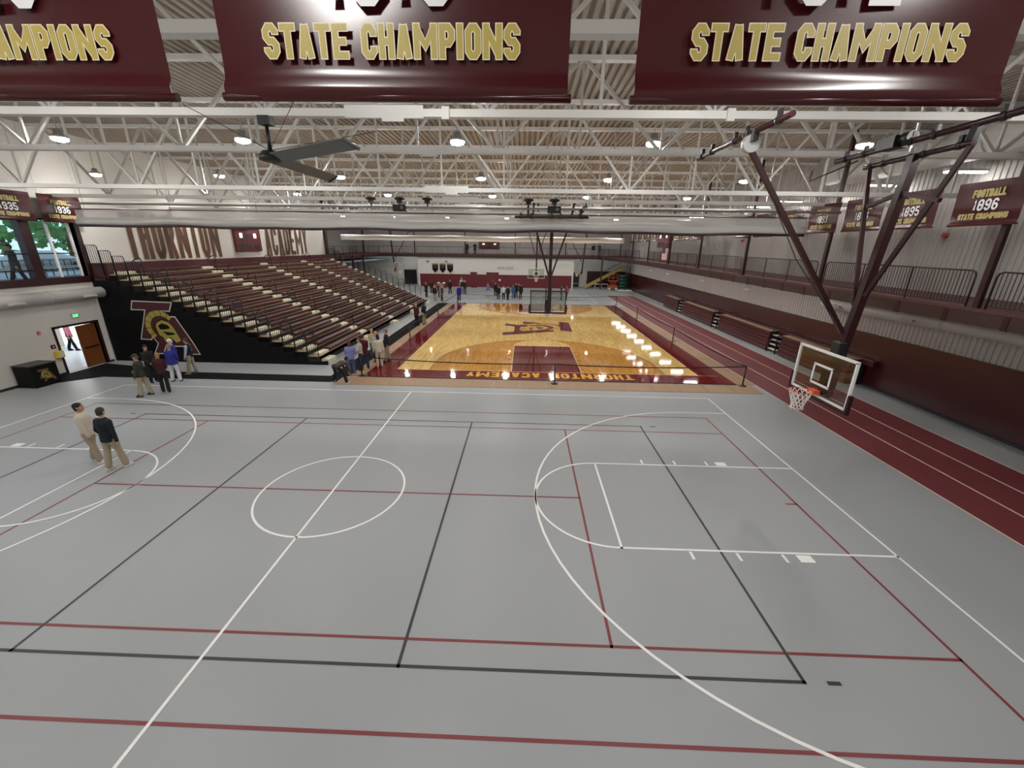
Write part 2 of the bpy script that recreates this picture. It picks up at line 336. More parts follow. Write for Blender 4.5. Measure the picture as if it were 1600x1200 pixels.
# hardwood court, one piece with its painted apron and writing
CX, Y0, Y1 = 6.09, 11.0, 37.0
g = G(); zt = .012
g.box(-2.9, 15.06, 9.68, 37.25, .001, zt, 0)
rect(g, CX-7.67, CX+7.67, Y0, Y1, zt+.001, 1)
for s, yb in ((1, Y0), (-1, Y1)):
    hoop = yb+s*1.6; r = 6.02
    zone = [(CX+r, yb)]+[(CX+r*cos(R_(a)), hoop+s*r*sin(R_(a))) for a in range(0, 181, 5)]+[(CX-r, yb)]
    g.face([(x, y, zt+.002) for x, y in (zone if s > 0 else zone[::-1])], 2)
    fy = yb+s*5.79
    semi = [(CX+1.8*cos(R_(a)), fy+s*1.8*sin(R_(a))) for a in range(0, 181, 9)]
    g.face([(x, y, zt+.003) for x, y in (semi if s > 0 else semi[::-1])], 1)
    rect(g, CX-1.8, CX+1.8, min(yb, fy), max(yb, fy), zt+.003, 0)
    g.strip(zone, .05, (0,0,zt+.004), (1,0,0), (0,1,0), 4); g.strip(semi, .05, (0,0,zt+.004), (1,0,0), (0,1,0), 3)
    for x in (CX-1.8, CX+1.8): line(g, (x, yb), (x, fy), .05, zt+.004, 3)
    line(g, (CX-1.8, fy), (CX+1.8, fy), .05, zt+.004, 3)
    for d in (2.4, 3.4, 4.3):
        for sx in (-1, 1): rect(g, CX+sx*1.98-.12, CX+sx*1.98+.12, yb+s*d-.03, yb+s*d+.03, zt+.004, 0)
g.strip([(CX-7.67, Y0), (CX+7.67, Y0), (CX+7.67, Y1), (CX-7.67, Y1)], .05, (0,0,zt+.0045), (1,0,0), (0,1,0), 3, True)
line(g, (CX-7.67, 24), (CX+7.67, 24), .04, zt+.004, 4); g.strip(arc_pts(CX, 24, 1.8, 0, 360, 40)[:-1], .03, (0,0,zt+.0042), (1,0,0), (0,1,0), 4, True)
for x in (CX+7.67, 15.0): pass
line(g, (13.8, 10.98), (14.7, 10.98), .04, zt+.005, 3)
line(g, (-2.9, 9.66), (15.06, 9.66), .07, zt+.005, 6)
lettering(g, 'THORNTON ACADEMY', (6.2, 10.82, zt+.005), (-1,0,0), (0,-1,0), .82, 8.3, 5, .2)
lettering(g, 'THORNTON ACADEMY', (6.2, 37.06, zt+.005), (-1,0,0), (0,-1,0), .16, 8.3, 5, .2)
logo(g, (3.35, 26.05, zt+.004), (0,-1,0), (1,0,0), .0121, 0, None, 5, 4, .0012)
g.build('hardwood_court', ['maroon_floor', 'maple', 'amber', 'wood_line', 'dark_maroon', 'gold_floor', 'black_mat'], label='varnished maple basketball court with a maroon apron and gold lettering', cat='basketball court')
# running track
g = G(); g.box(15.93, 19.58, -12.9, 47.2, .001, .006, 0)
for x in (15.95, 17.18, 18.37, 19.56): rect(g, x-.026, x+.026, -12.9, 47.2, .0075, 1)
g.build('running_track', ['track_red', 'track_line'], label='dark red three-lane running track with cream lane lines', cat='running track')
# mats
TAN = 'tan protective floor mat panel laid in front of the hardwood court'
tm = G().box(0, 1.19, 0, 1.12, 0, .014).mesh('floor_mat', ['tan_mat'])
xs = -3.75; k = 0
while xs < 15.6:
    wd = 1.19
    o = inst('floor_mat', tm, None, (xs+.01, 8.42, .001)); tag(o, TAN, 'floor mat', 'tan mats in front of the hardwood court'); xs += 1.215
tm2 = G().box(0, .84, 0, 2.36, 0, .014).mesh('floor_mat', ['tan_mat'])
for k in range(11): tag(inst('floor_mat', tm2, None, (15.08, 9.7+2.4*k, .001)), 'tan floor mat panel between hardwood court and running track', 'floor mat', 'tan mats beside the running track')
tm3 = G().box(0, .62, 0, 2.36, 0, .014).mesh('floor_mat', ['tan_mat'])
for k in range(11): tag(inst('floor_mat', tm3, None, (-3.55, 9.7+2.45*k, .001)), 'tan floor mat panel between hardwood court and black runner', 'floor mat', 'tan mats beside the black runner')
g = G(); g.extr([(-16.95,6.9),(-15.4,8.3),(-14.9,8.72),(-3.8,8.72),(-3.8,9.62),(-12.6,9.75),(-13.4,10.2),(-16.95,10.9)], (0,0,.001), (1,0,0), (0,1,0), (0,0,1), .01)
g.build('carpet_runner', ['black_mat'], label='black carpet runner crossing the grey floor from the doorway', cat='carpet runner')
g = G(); g.extr([(-4.45,9.66),(-3.58,9.66),(-3.58,36.8),(-4.7,36.8)], (0,0,.001), (1,0,0), (0,1,0), (0,0,1), .012)
g.build('carpet_runner', ['black_mat'], label='black carpet runner along the foot of the open bleachers', cat='carpet runner')

# walls
YF, YR, YU = 55.5, 60.0, 59.0         # white end wall, recess wall, upper end wall
ZT = 10.95
g = G()                                 # left wall with window and door openings
wx0, wx1 = -17.25, -17.0
WZ0, WZ1, WY0, WY1 = 4.42, 6.95, 1.2, 11.42
DZ, DY0, DY1 = 2.15, 9.1, 11.05
g.box(wx0, wx1, -13, 37.3, WZ1, ZT); g.box(wx0, wx1, -13, WY0, DZ, WZ1); g.box(wx0, wx1, WY1, 37.3, DZ, WZ1); g.box(wx0, wx1, WY0, WY1, DZ, WZ0)
g.box(wx0, wx1, -13, DY0, 0, DZ); g.box(wx0, wx1, DY1, 37.3, 0, DZ)
struct(g.build('wall_left', ['wall_white']))
g = G(); g.box(-22.3, -17.25, 37.3, 37.5, 0, ZT); g.box(-22.3, -22.1, 37.3, YR, 0, ZT); struct(g.build('wall_left_rear', ['wall_grey']))
def ribbed(g, a, b, fixed, axis, z0, z1, out, pitch=.3, mi=0):
    """vertical ribbed metal panel from a to b along an axis"""
    y = a; pts = []
    while y < b: pts += [(y, 0), (y+pitch*.62, 0), (y+pitch*.7, out), (y+pitch*.92, out)]; y += pitch
    for (p, d), (q, e) in zip(pts, pts[1:]):
        A, B = ((fixed+d, p), (fixed+e, q)) if axis == 'y' else ((p, fixed+d), (q, fixed+e))
        g.face([(*A, z0), (*B, z0), (*B, z1), (*A, z1)], mi)
g = G(); ribbed(g, -13, 60, 21.4, 'y', 0, ZT, -.03, .21); g.box(21.42, 21.6, -13, 60, 0, ZT)
wr = struct(g.build('wall_right', ['wall_metal']))
g = G(); g.box(21.3, 21.41, -13, 59.9, .05, 2.42); yy = -13
o = struct(g.build('wall_pad', ['pad_maroon'], wr)); o['label'] = 'dark maroon padded lower band of the wall'
g = G()                                 # white end wall between the recesses
g.box(-11.3, 12.1, YF, YF+.25, 0, 4.7); g.box(-11.5, -11.3, YF-.02, YR, 0, 4.7); g.box(12.1, 12.3, YF-.02, YR, 0, 4.7)
wb = struct(g.build('wall_back', ['wall_white']))
g = G(); g.box(-11.25, 12.05, YF-.04, YF, .08, 1.98)
o = struct(g.build('wall_pad', ['pad_bright'], wb)); o['label'] = 'maroon painted lower band of the end wall'
g = G(); g.box(-22.2, -11.4, YR, YR+.2, 0, 4.8); g.box(12.2, 21.5, YR, YR+.2, 0, 4.8); struct(g.build('wall_recess', ['wall_white']))
g = G(); ribbed(g, -22.2, 21.5, YU, 'x', 4.7, ZT, -.035); g.box(-22.2, 21.5, YU+.02, YU+.2, 4.7, ZT); struct(g.build('wall_back_upper', ['wall_metal']))
g = G(); g.box(-22.2, 21.5, -13.2, -13, 0, ZT); struct(g.build('wall_near', ['wall_white']))
g = G(); g.box(-17.0, -16.96, -13, 9.1, 0, .1); g.box(-17.0, -16.96, 11.05, 11.4, 0, .1); struct(g.build('baseboard_left', ['skirt']))
g = G(); g.box(21.26, 21.32, -13, 59.9, 0, .1); struct(g.build('baseboard_right', ['skirt']))
# ceiling: ribbed roof deck running away from the viewer
g = G(); x = -22.2; P = []
while x < 21.6: P += [(x, 10.95), (x+.08, 10.95), (x+.105, 10.86), (x+.215, 10.86), (x+.24, 10.95)]; x += .24
for (a, z0), (b, z1) in zip(P, P[1:]):
    if b > a: g.face([(a,-13.2,z0),(a,60.1,z0),(b,60.1,z1),(b,-13.2,z1)])
g.box(-22.2, 21.6, -13.2, 60.1, 11.0, 11.1)
struct(g.build('ceiling', ['deck']))

# window in the left wall and the yard outside
g = G()
g.box(-17.3, -16.93, WY0-.2, WY1+.08, WZ0-.3, WZ0); g.box(-17.3, -16.93, WY0-.2, WY1+.08, WZ1, WZ1+.06); g.box(-17.3, -16.93, WY1, WY1+.18, WZ0-.3, WZ1+.06)
win = struct(g.build('window_1', ['dark_maroon']))
g = G().box(-17.2, -16.9, 9.05, 9.45, WZ0, WZ1); o = g.build('window_post', ['maroon_steel'], win)
g = G()
for y in (10.25, 11.2): g.box(-17.16, -17.08, y, y+.09, WZ0, WZ1)
for y in (3.2, 5.2, 7.2): g.box(-17.16, -17.08, y, y+.09, WZ0, WZ1)
g.build('mullion', ['steel_white'], win)
g = G()
for z in (WZ0+.35, WZ0+1.05): g.box(-17.14, -17.09, WY0, WY1, z, z+.05)
g.build('glazing_bar', ['black_metal'], win)
G().box(-17.13, -17.12, WY0, WY1, WZ0, WZ1).build('pane', ['glass'], win)
g = G().box(-60, -17.3, -30, 60, 3.9, 4.1); struct(g.build('ground_outside', ['out_grey']))
rl = thing('fence', 'dark red terrace railing with white rails outside the window', 'railing', (-20.5, 0, 4.1))
for z, h in ((.95, .07), (.55, .12), (.02, .12)): G().box(-.04, .04, -6, 26, z, z+h).build('rail', ['out_grey' if z > .9 else 'wall_white'], rl)
g = G()
for k in range(90): g.box(-.015, .015, -6+k*.35, -5.97+k*.35, 0, .95)
o = g.build('baluster', ['maroon_steel'], rl)
def blob_tree(nm, lab, x, y, z, r, seed):
    t = thing(nm, lab, 'tree', (x, y, z)); rr = random.Random(seed); g = G()
    for k in range(420):
        a, b = rr.uniform(0, 2*pi), math.acos(rr.uniform(-1, 1)); q = r*rr.uniform(.5, 1)
        c = V((q*sin(b)*cos(a), q*sin(b)*sin(a), 2.2+r+q*cos(b)*.9)); u = V((rr.uniform(-1,1), rr.uniform(-1,1), rr.uniform(-1,1))).normalized(); v = u.orthogonal().normalized(); s = rr.uniform(.15, .35)
        g.face([c+u*s, c+v*s, c-u*s, c-v*s])
    g.build('foliage', ['tree_green'], t); G().tube([(0,0,0),(0,0,2.4),(.1,0,2.2+r)], [.2,.16,.08]).build('trunk', ['door_wood'], t)
blob_tree('tree', 'green leafy tree behind the terrace railing, beside the dark window post', -31, 19.5, 2.5, 2.9, 1)
blob_tree('tree', 'green leafy tree behind the terrace railing, half cut off by the picture edge', -31, 15.0, 2.5, 2.8, 2)
blob_tree('tree', 'green leafy tree farthest along the terrace, by the white window frame edge', -34, 26.5, 2.5, 2.8, 3)
# parked car outside
g = G(); g.ell([(-27.5,18.5,4.4,1.0,2.2),(-27.5,18.5,4.8,1.05,2.3),(-27.5,18.5,4.9,1.0,2.2),(-27.5,18.3,5.3,.8,1.2),(-27.5,18.3,5.4,.6,1.0)], 16)
c = thing('car', 'pale car parked beyond the terrace outside the window', 'car', (0,0,0)); g.build('body', ['duct'], c)
for y in (17.1, 19.9): G().tube([(-26.55,y,4.42),(-26.4,y,4.42)], .34, 14).build('wheel', ['black_plastic'], c)

# doorway in the left wall, its open leaf and the corridor beyond
g = G(); g.box(-17.3, -16.95, DY0-.08, DY0, 0, DZ+.1); g.box(-17.3, -16.95, DY1, DY1+.1, 0, DZ+.1); g.box(-17.3, -16.95, DY0-.08, DY1+.1, DZ, DZ+.1)
dr = struct(g.build('door_1', ['dark_maroon']))
lf = G().box(-.03, .03, 0, .96, 0.02, DZ-.05).build('door_leaf', ['door_wood'], dr); lf.location = (-17.05, 10.08, 0); lf.rotation_euler = (0, 0, R_(4))
G().bar((.06,.12,1.0), (.06,.84,1.0), .04, .06).build('push_bar', ['dark_maroon'], lf)
g = G(); g.box(-23, -17.25, 7, 7.1, 0, 3.2); g.box(-23, -17.25, 17, 17.1, 0, 3.2); g.box(-23, -17.25, 7, 17, 3.2, 3.3); g.box(-23.1, -23, 7, 12.9, 0, 3.2); g.box(-23.1, -23, 15.9, 17, 0, 3.2)
g.box(-23.1, -23, 12.9, 15.9, 2.6, 3.2); g.box(-23.1, -22.95, 14.05, 14.35, 0, 2.6)
struct(g.build('wall_corridor', ['wall_white']))
G().box(-23, -17.3, 7, 17, -.01, .01).build('floor_corridor', ['cool_floor'], kind='structure')
G().box(-23.2, -23.15, 12.9, 15.9, 0.05, 2.6).build('window_2', ['daylight_glass'], kind='structure')  # the pane itself glows, standing in for daylight from outside
t = thing('ceiling_lamp', 'added flat light panel in the corridor behind the open doorway', 'lamp', (-20.3, 13, 3.14)); G().box(-.6, .6, -.6, .6, .02, .06).build('housing', ['lamp_metal'], t); G().box(-.57, .57, -.57, .57, -.01, .02).build('lens', ['tube_lens'], t)  # unseen light panel, added to brighten the corridor

# wall fittings at the left wall
t = thing('exit_sign', 'white exit sign with green letters above the doorway', 'exit sign', (-16.97, 10.17, 2.62))
G().box(-.03, .03, -.17, .17, -.11, .11).build('housing', ['duct'], t)
g = G(); lettering(g, 'EXIT', (.032, 0, -.07), (0,1,0), (0,0,1), .14, .24, 0, .2); g.build('lettering', ['exit_green'], t)
t = thing('fire_alarm', 'small red fire alarm horn on the white wall', 'fire alarm', (-16.98, 8.46, 2.1))
g = G(); g.box(-.02, .03, -.06, .06, -.07, .07); g.build('housing', ['flag_red'], t); G().tube([(.03,0,0),(.05,0,0)], .035, 12).build('strobe', ['board_white'], t)
t = thing('defibrillator_box', 'yellow defibrillator box on the wall beside the doorway', 'defibrillator box', (-16.98, 8.9, 1.0))
G().box(0, .2, -.14, .14, -.16, .16).build('case', ['yellow'], t, bevel=.02); G().box(.2, .21, -.09, .09, -.1, .1).build('window', ['duct'], t)
t = thing('wall_sign', 'small dark red sign above the yellow wall box', 'sign', (-16.98, 8.82, 1.38))
G().box(0, .02, -.09, .09, -.09, .09).build('plate', ['pad_maroon'], t); G().box(.02, .025, -.03, .03, -.03, .03).build('symbol', ['banner_pale'], t)
t = thing('storage_bin', 'black box with a gold team emblem against the white wall', 'box', (-16.42, 7.42, 0), R_(-2))
G().box(-.42, .42, -.5, .5, .02, .94).build('body', ['vinyl_black'], t, bevel=.03); G().box(-.44, .44, -.52, .52, .94, .99).build('lid', ['black_plastic'], t, bevel=.02)
g = G(); logo(g, (.421, -.28, .22), (0,1,0), (0,0,1), .00125, 0, None, 1, 2, .002); g.build('emblem', ['logo_dim', 'logo_gold', 'vinyl_black'], t)
def duct(name, lab, a, b, r, rings, grilles, out):
    t = thing(name, lab, 'duct'); g = G(); g.tube([a, V(a).lerp(V(b), .5), b], r, 20); g.build('pipe', ['duct'], t)
    A, B = V(a), V(b); d = (B-A).normalized()
    for f in rings: p = A.lerp(B, f); G().tube([p-d*.03, p+d*.03], r*1.025, 20).build('seam_ring', ['steel_grey'], t)
    for f in grilles:
        p = A.lerp(B, f)+V(out)*r*.95; o = V(out)
        q = G(); q.bar(p-d*.28, p+d*.28, .26, .1, 0); gr = q.build('grille', ['duct'], t)
        q = G(); q.bar(p-d*.22+o*.06, p+d*.22+o*.06, .17, .02, 0); q.build('louvre', ['grille'], gr)
duct('air_duct', 'round grey air duct on the wall below the window', (-16.62, -12.9, 3.62), (-16.62, 11.42, 3.62), .27, (.3, .5, .79, .9), (.84, .965), (.9, 0, -.35))
duct('air_duct', 'round white air duct under the running balcony on the ribbed wall', (20.95, -12.9, 3.5), (20.95, 13.5, 3.5), .24, (.45, .6, .75, .9), (.8, .955), (-.95, 0, -.2))
duct('air_duct', 'large round duct hung under the roof above the running balcony', (19.7, -12.9, 9.62), (19.7, 12.3, 9.62), .6, (.3, .45, .6, .75, .9, .995), (), (0, 0, -1))
_d = [o for o in bpy.data.objects if o.name.startswith('air_duct')][-1]; G().tube([(19.7,12.3,9.62),(19.7,12.5,9.6),(19.7,13.6,9.58)], [.58,.42,.42], 20).build('reducer', ['duct'], _d)

# ---------------------------------------------------------------- raised running balcony, its columns and railings
zf = lambda y: 4.55+.0065*(y-3)
def slab(g, poly, t0, t1, mi):
    a = [g.bm.verts.new((x, y, zf(y)+t0)) for x, y in poly]; b = [g.bm.verts.new((x, y, zf(y)+t1)) for x, y in poly]; n = len(poly)
    g.bm.faces.new(a[::-1]).material_index = mi; g.bm.faces.new(b).material_index = mi
    for k in range(n): g.bm.faces.new((a[k], a[(k+1) % n], b[(k+1) % n], b[k])).material_index = mi
EDGE = [(18.0, -12.9), (18.0, 40.0), (15.8, YF-.2), (-17.2, YF-.2), (-17.2, 37.6)]
g = G(); slab(g, EDGE+[(-22.1, 37.6), (-22.1, YU), (21.35, YU), (21.35, -12.9)], -.1, 0, 0)
bal = struct(g.build('balcony_floor', ['balcony_maroon']))
g = G(); g2 = G(); g3 = G()
for (ax, ay), (bx, by) in zip(EDGE, EDGE[1:]):
    d = V((bx-ax, by-ay, 0)); L = d.length; d.normalize(); nrm = V((d.y, -d.x, 0))*-1 if False else V((-d.y, d.x, 0))
    g.bar((ax, ay, zf(ay)-.24), (bx, by, zf(by)-.24), .09, .40); g2.bar((ax, ay, zf(ay)-.02), (bx, by, zf(by)-.02), .13, .10)
    k = 0
    while k*1.7 < L:
        p = V((ax, ay, 0))+d*(k*1.7); g3.bar((p.x, p.y, zf(p.y)-.46), (p.x, p.y, zf(p.y)-.07), .16, .11); k += 1
g.build('balcony_edge_beam', ['balcony_beam'], bal); g2.build('balcony_kerb', ['balcony_maroon'], bal); g3.build('balcony_bracket', ['maroon_steel'], bal)
def railing(a, b, label, step=.115, rounded=True):
    A, B = V((*a, zf(a[1]))), V((*b, zf(b[1]))); d = B-A; L = d.length; t = thing('balcony_railing', label, 'railing', A); d.normalize(); up = V((0, 0, 1)); r = .14
    P = lambda s, z: d*s+up*z
    G().tube([P(0,0), P(0,1.06-r), P(r*.3,1.06-r*.3), P(r,1.06), P(L-r,1.06), P(L-r*.3,1.06-r*.3), P(L,1.06-r), P(L,0)], .026, 6).build('top_rail', ['maroon_steel'], t)
    G().bar(P(0,.12), P(L,.12), .03, .03).build('bottom_rail', ['maroon_steel'], t)
    n = max(1, round(L/2.1))
    for k in range(1, n): G().bar(P(L*k/n,0), P(L*k/n,1.05), .035).build('post', ['maroon_steel'], t)
    g = G(); s = step
    while s < L-.02: g.bar(P(s,.12), P(s,1.05), .013 if step < .15 else .018); s += step
    g.build('balusters', ['maroon_steel'], t)
CY = [3.35+6.78*n for n in range(-2, 8)]
for k, y in enumerate(CY):
    zc = zf(y)
    o = G().bar((18.04, y, zc-.45), (18.04, y, 10.86), .15, .12).build('column', ['maroon_steel']); struct(o)
    if k < len(CY)-1:
        y2 = CY[k+1]
        if y2 > 41: continue
        railing((18.0, y+.28), (18.0, y2-.28), f'dark red balcony railing with thin balusters, {ORD[max(k-1,0)]} span along the running balcony' if k else 'dark red balcony railing span above the beginning of the track')
railing((17.95, 40.3), (15.9, YF-.4), 'dark red balcony railing on the slanted far corner of the running balcony', .16)
FXC = [-19.6, -11.8, -4.15, 3.36, 10.9]
for k, x in enumerate(FXC):
    struct(G().bar((x, YF-.16, zf(YF)-.4), (x, YF-.16, 10.86), .16).build('column', ['maroon_steel']))
for k, (a, b) in enumerate(((-11.5, -4.4), (-3.9, 3.1), (3.6, 10.6), (11.2, 15.7))):
    railing((a, YF-.2), (b, YF-.2), f'dark red balcony railing across the end wall, {ORD[k]} span from the scoreboard corner' if False else ['dark red balcony railing above the three pennants', 'dark red balcony railing under the wide dark scoreboard', 'dark red balcony railing behind the far hoop mast', 'dark red balcony railing under two people at the end wall'][k], .45)
railing((-17.2, YF-.2), (-12.1, YF-.2), 'dark red balcony railing above the recess with double doors', .3)
railing((-17.2, 37.9), (-17.2, YF-.4), 'dark red balcony railing behind the top end of the bleachers', .3)
struct(G().bar((16.6, 55.9, 0), (16.6, 55.9, zf(56)-.1), .18).build('column', ['dark_maroon'])); struct(G().bar((-16.9, 37.42, 0), (-16.9, 37.42, 10.86), .38, .3).build('column', ['dark_maroon']))
for k, y in enumerate((41, 44.5, 48)): struct(G().bar((-17.0, y, 0), (-17.0, y, zf(y)-.1), .2).build('column', ['dark_maroon']))

# ---------------------------------------------------------------- roof trusses
NODES = [-.5+4.53*j for j in range(-3, 5)]
def truss_mesh(zb, ztop=10.74):
    d = {}
    d['bottom_chord'] = G().box(-16.98, 21.35, -.09, .09, zb-.07, zb+.07).mesh('bottom_chord', ['steel_white'])
    d['top_chord'] = G().box(-16.98, 21.35, -.1, .1, ztop, ztop+.12).mesh('top_chord', ['steel_white'])
    d['web_member'] = [G().bar((0,0,zb), (sx*2.2,0,ztop+.03), .075, .09, up=(0,1,0)).mesh('web_member', ['steel_web']) for sx in (-1, 1)]
    d['web_post'] = G().bar((0,0,zb), (0,0,ztop), .06, .06).mesh('web_post', ['steel_web'])
    g = G(); g.box(-.85, .75, -.1, -.09, zb-.1, zb+.13); g.box(-.1, .35, -.105, -.1, zb-.16, zb+.04)
    for k in range(4): g.tube([(-.05+.1*k,-.115,zb-.02), (-.05+.1*k,-.1,zb-.02)], .016, 6)
    d['splice_plate'] = g.mesh('splice_plate', ['steel_white'])
    return d
TM = {8.62: truss_mesh(8.62), 8.02: truss_mesh(8.02)}
for n in range(-2, 15):
    y = 3.9+3.4*n; zb = 8.62 if n <= 0 else 8.02; d = TM[zb]
    t = thing('roof_truss', f'white steel roof truss, {ORD[n+2]} beyond the championship banners', 'roof truss', (0, y, 0), 0, 'roof trusses')
    inst('bottom_chord', d['bottom_chord'], t); inst('top_chord', d['top_chord'], t)
    for x in NODES:
        inst('web_member', d['web_member'][0], t, (x,0,0)); inst('web_member', d['web_member'][1], t, (x,0,0))
        inst('web_post', d['web_post'], t, (x,0,0)); inst('web_post', d['web_post'], t, (x+2.27,0,0))
    inst('splice_plate', d['splice_plate'], t, (2.0,0,0))
for x in (3.2, 8.85):
    o = G().box(x-.075, x+.075, .36, .42, 8.5, 8.72).build('junction_box', ['steel_white'])
    tag(o, 'small white electrical box on the lower truss chord under the '+('middle' if x < 5 else '1912')+' championship banner', 'electrical box')
# ---------------------------------------------------------------- lamps
lg = G(); lg.lathe((0,0,0), [(.05,.34),(.09,.33),(.12,.2),(.2,.16),(.215,.1),(.205,.09)], 16)
hm = lg.mesh('housing', ['lamp_metal'])
lm = G().lathe((0,0,0), [(.2,.085),(.2,.05),(.17,.02),(.1,.0),(.01,-.005)], 16).mesh('lens', ['lamp_lens'])
cm = G().tube([(0,0,.33),(0,0,2.06)], .012, 6).mesh('hanger', ['steel_grey'])
for i, x in enumerate((-15.0, -9.2, -3.6, 2.8, 8.5, 14.5)):
    for j in range(-2, 8):
        t = thing('pendant_lamp', f'bright round pendant lamp, {ORD[i]} from the bleacher wall in the {ORD[j]} row beyond the banners' if j >= 0 else f'bright round pendant lamp, {ORD[i]} from the bleacher wall, '+('just beyond the banners' if j == -1 else 'on the viewer side of the banners'), 'lamp', (x, 4.5+6.75*j, 8.9), 0, 'pendant lamps under the roof')
        inst('housing', hm, t); inst('lens', lm, t); inst('hanger', cm, t)
hm = G().box(-.7, .7, -.1, .1, 0, .08).mesh('housing', ['lamp_metal'])
lgm = G(); lgm.box(-.68, -.06, -.09, .09, -.05, 0); lgm.box(.06, .68, -.09, .09, -.05, 0); lm = lgm.mesh('lens', ['tube_lens'])
cm = G().tube([(0,0,.08),(0,0,2.08)], .008, 5).mesh('hanger', ['steel_grey'])
for k in range(14):
    t = thing('linear_lamp', f'white linear lamp above the running balcony, {ORD[k]} along the ribbed wall', 'lamp', (20.45, 7.6+3.4*k, 8.85), 0, 'linear lamps above the balcony')
    inst('housing', hm, t); inst('lens', lm, t); inst('hanger', cm, t, (-.08,0,0)); inst('hanger', cm, t, (.62,0,0))
hm = G().box(-.62, .62, -.14, .14, .02, .08).mesh('housing', ['lamp_metal'])
lm = G().box(-.6, .6, -.12, .12, -.02, .02).mesh('lens', ['tube_lens'])
for k in range(13):
    y = 14.0+3.25*k; t = thing('linear_lamp', f'white linear lamp under the running balcony, {ORD[k]} along the track', 'lamp', (18.85, y, zf(y)-.18), 0, 'linear lamps under the balcony')
    inst('housing', hm, t); inst('lens', lm, t)
for x in (-14.2, -13.1, 12.6):
    t = thing('ceiling_lamp', {-14.2: 'ceiling lamp over the double doors in the recess, beside the column', -13.1: 'ceiling lamp over the double doors in the recess, beside the white end wall', 12.6: 'ceiling lamp over the dark door beside the yellow stairs'}[x], 'lamp', (x, 57.5, zf(57)-.17))
    G().box(-.4, .4, -.15, .15, 0, .08).build('housing', ['lamp_metal'], t); G().box(-.38, .38, -.13, .13, -.03, 0).build('lens', ['tube_lens'], t)

# ---------------------------------------------------------------- divider curtains
def curtain(name, lab, x0, x1, y, zr0, zr1, zn, zp, m, hem, wob):
    t = thing(name, lab, 'curtain', (0, y, 0)); n = 64; g = G(); h = G(); nt = G(); rings = []; hr = []; nr = []
    for i in range(n+1):
        x = x0+(x1-x0)*i/n; w1 = wob*sin(i*.55)*cos(i*.21+1); w2 = wob*.7*sin(i*.33+2); prof = []
        for a in range(14):
            th = 2*pi*a/14; prof.append((.16*cos(th)*(1+.3*sin(th*2+i*.2)), (zr0+zr1)/2+w1+(zr1-zr0)/2*sin(th)))
        rings.append([g.bm.verts.new((x, p, z)) for p, z in prof])
        hr.append([h.bm.verts.new((x, p, z)) for p, z in ((-.1, zr0+w1-.06), (.1, zr0+w1-.06), (.1, zr0+w1+.03), (-.1, zr0+w1+.03))])
        nr.append((nt.bm.verts.new((x, -.06, zr1+w1-.08)), nt.bm.verts.new((x, -.05+.02*sin(i*.9), zn))))
    g.loft(rings); h.loft(hr)
    for (a, b), (c, d) in zip(nr, nr[1:]): nt.bm.faces.new((a, c, d, b)).smooth = True
    g.build('fabric_roll', [m], t); h.build('hem', [hem], t)
    if zp: nt.build('net_band', ['net_mesh'], t); G().tube([(x0-.2,0,zp), (x1+1.3,0,zp)], .045, 8).build('support_pipe', ['steel_grey'], t); G().tube([(x0-.2,-.08,zn), (x1+.1,-.08,zn)], .018, 6).build('batten', ['dark_maroon'], t)
    for i in range(9):
        x = x0+.4+(x1-x0-.8)*i/8; G().tube([(x,0,zr1-.1),(x,0,10.9)], .012, 5).build('lifting_cable', ['steel_grey'], t)
curtain('divider_curtain', 'grey divider curtain gathered below a pipe across the hall, between grey court and hardwood', -14.1, 16.15, 9.0, 6.70, 7.02, 7.34, 7.56, 'curtain', 'dark_maroon', .035)
curtain('divider_curtain', 'bright white divider curtain roll hanging beyond the hardwood court', -15.4, 15.5, 38.0, 6.62, 7.12, 7.3, 0, 'curtain_white', 'curtain_white', .03)
# dark hoist units on the pipe
def hoist(x, big, lab):
    t = thing('hoist', lab, 'hoist', (x, 9.0, 7.6)); G().box(-.1, .1, -.1, .1, .12, .2).build('clamp', ['black_metal'], t); G().tube([(0,0,-.04),(0,0,.14)], .03, 8).build('stem', ['black_metal'], t)
    G().lathe((0,0,.2), [(.06,.0),(.2,.05),(.22,.11),(.1,.14)], 14).build('drum', ['black_plastic'], t)
    if big: G().box(-.27, .27, -.16, .16, -.2, .06).build('motor_case', ['black_plastic'], t, bevel=.03); G().tube([(.12,-.16,-.06),(.12,-.2,-.06)], .07, 12).build('end_cap', ['grille'], t)
hoist(-1.5, 0, 'grey-black hoist drum on the curtain pipe, above the far bleacher aisle'); hoist(-.32, 1, 'large black hoist motor case on the curtain pipe'); hoist(.82, 0, 'small black hoist drum beside the large black motor case')
hoist(4.95, 0, 'small black hoist drum beside the dark hoop frame on the pipe'); hoist(6.0, 1, 'black hoist motor above the mast of the hoop at the hardwood')

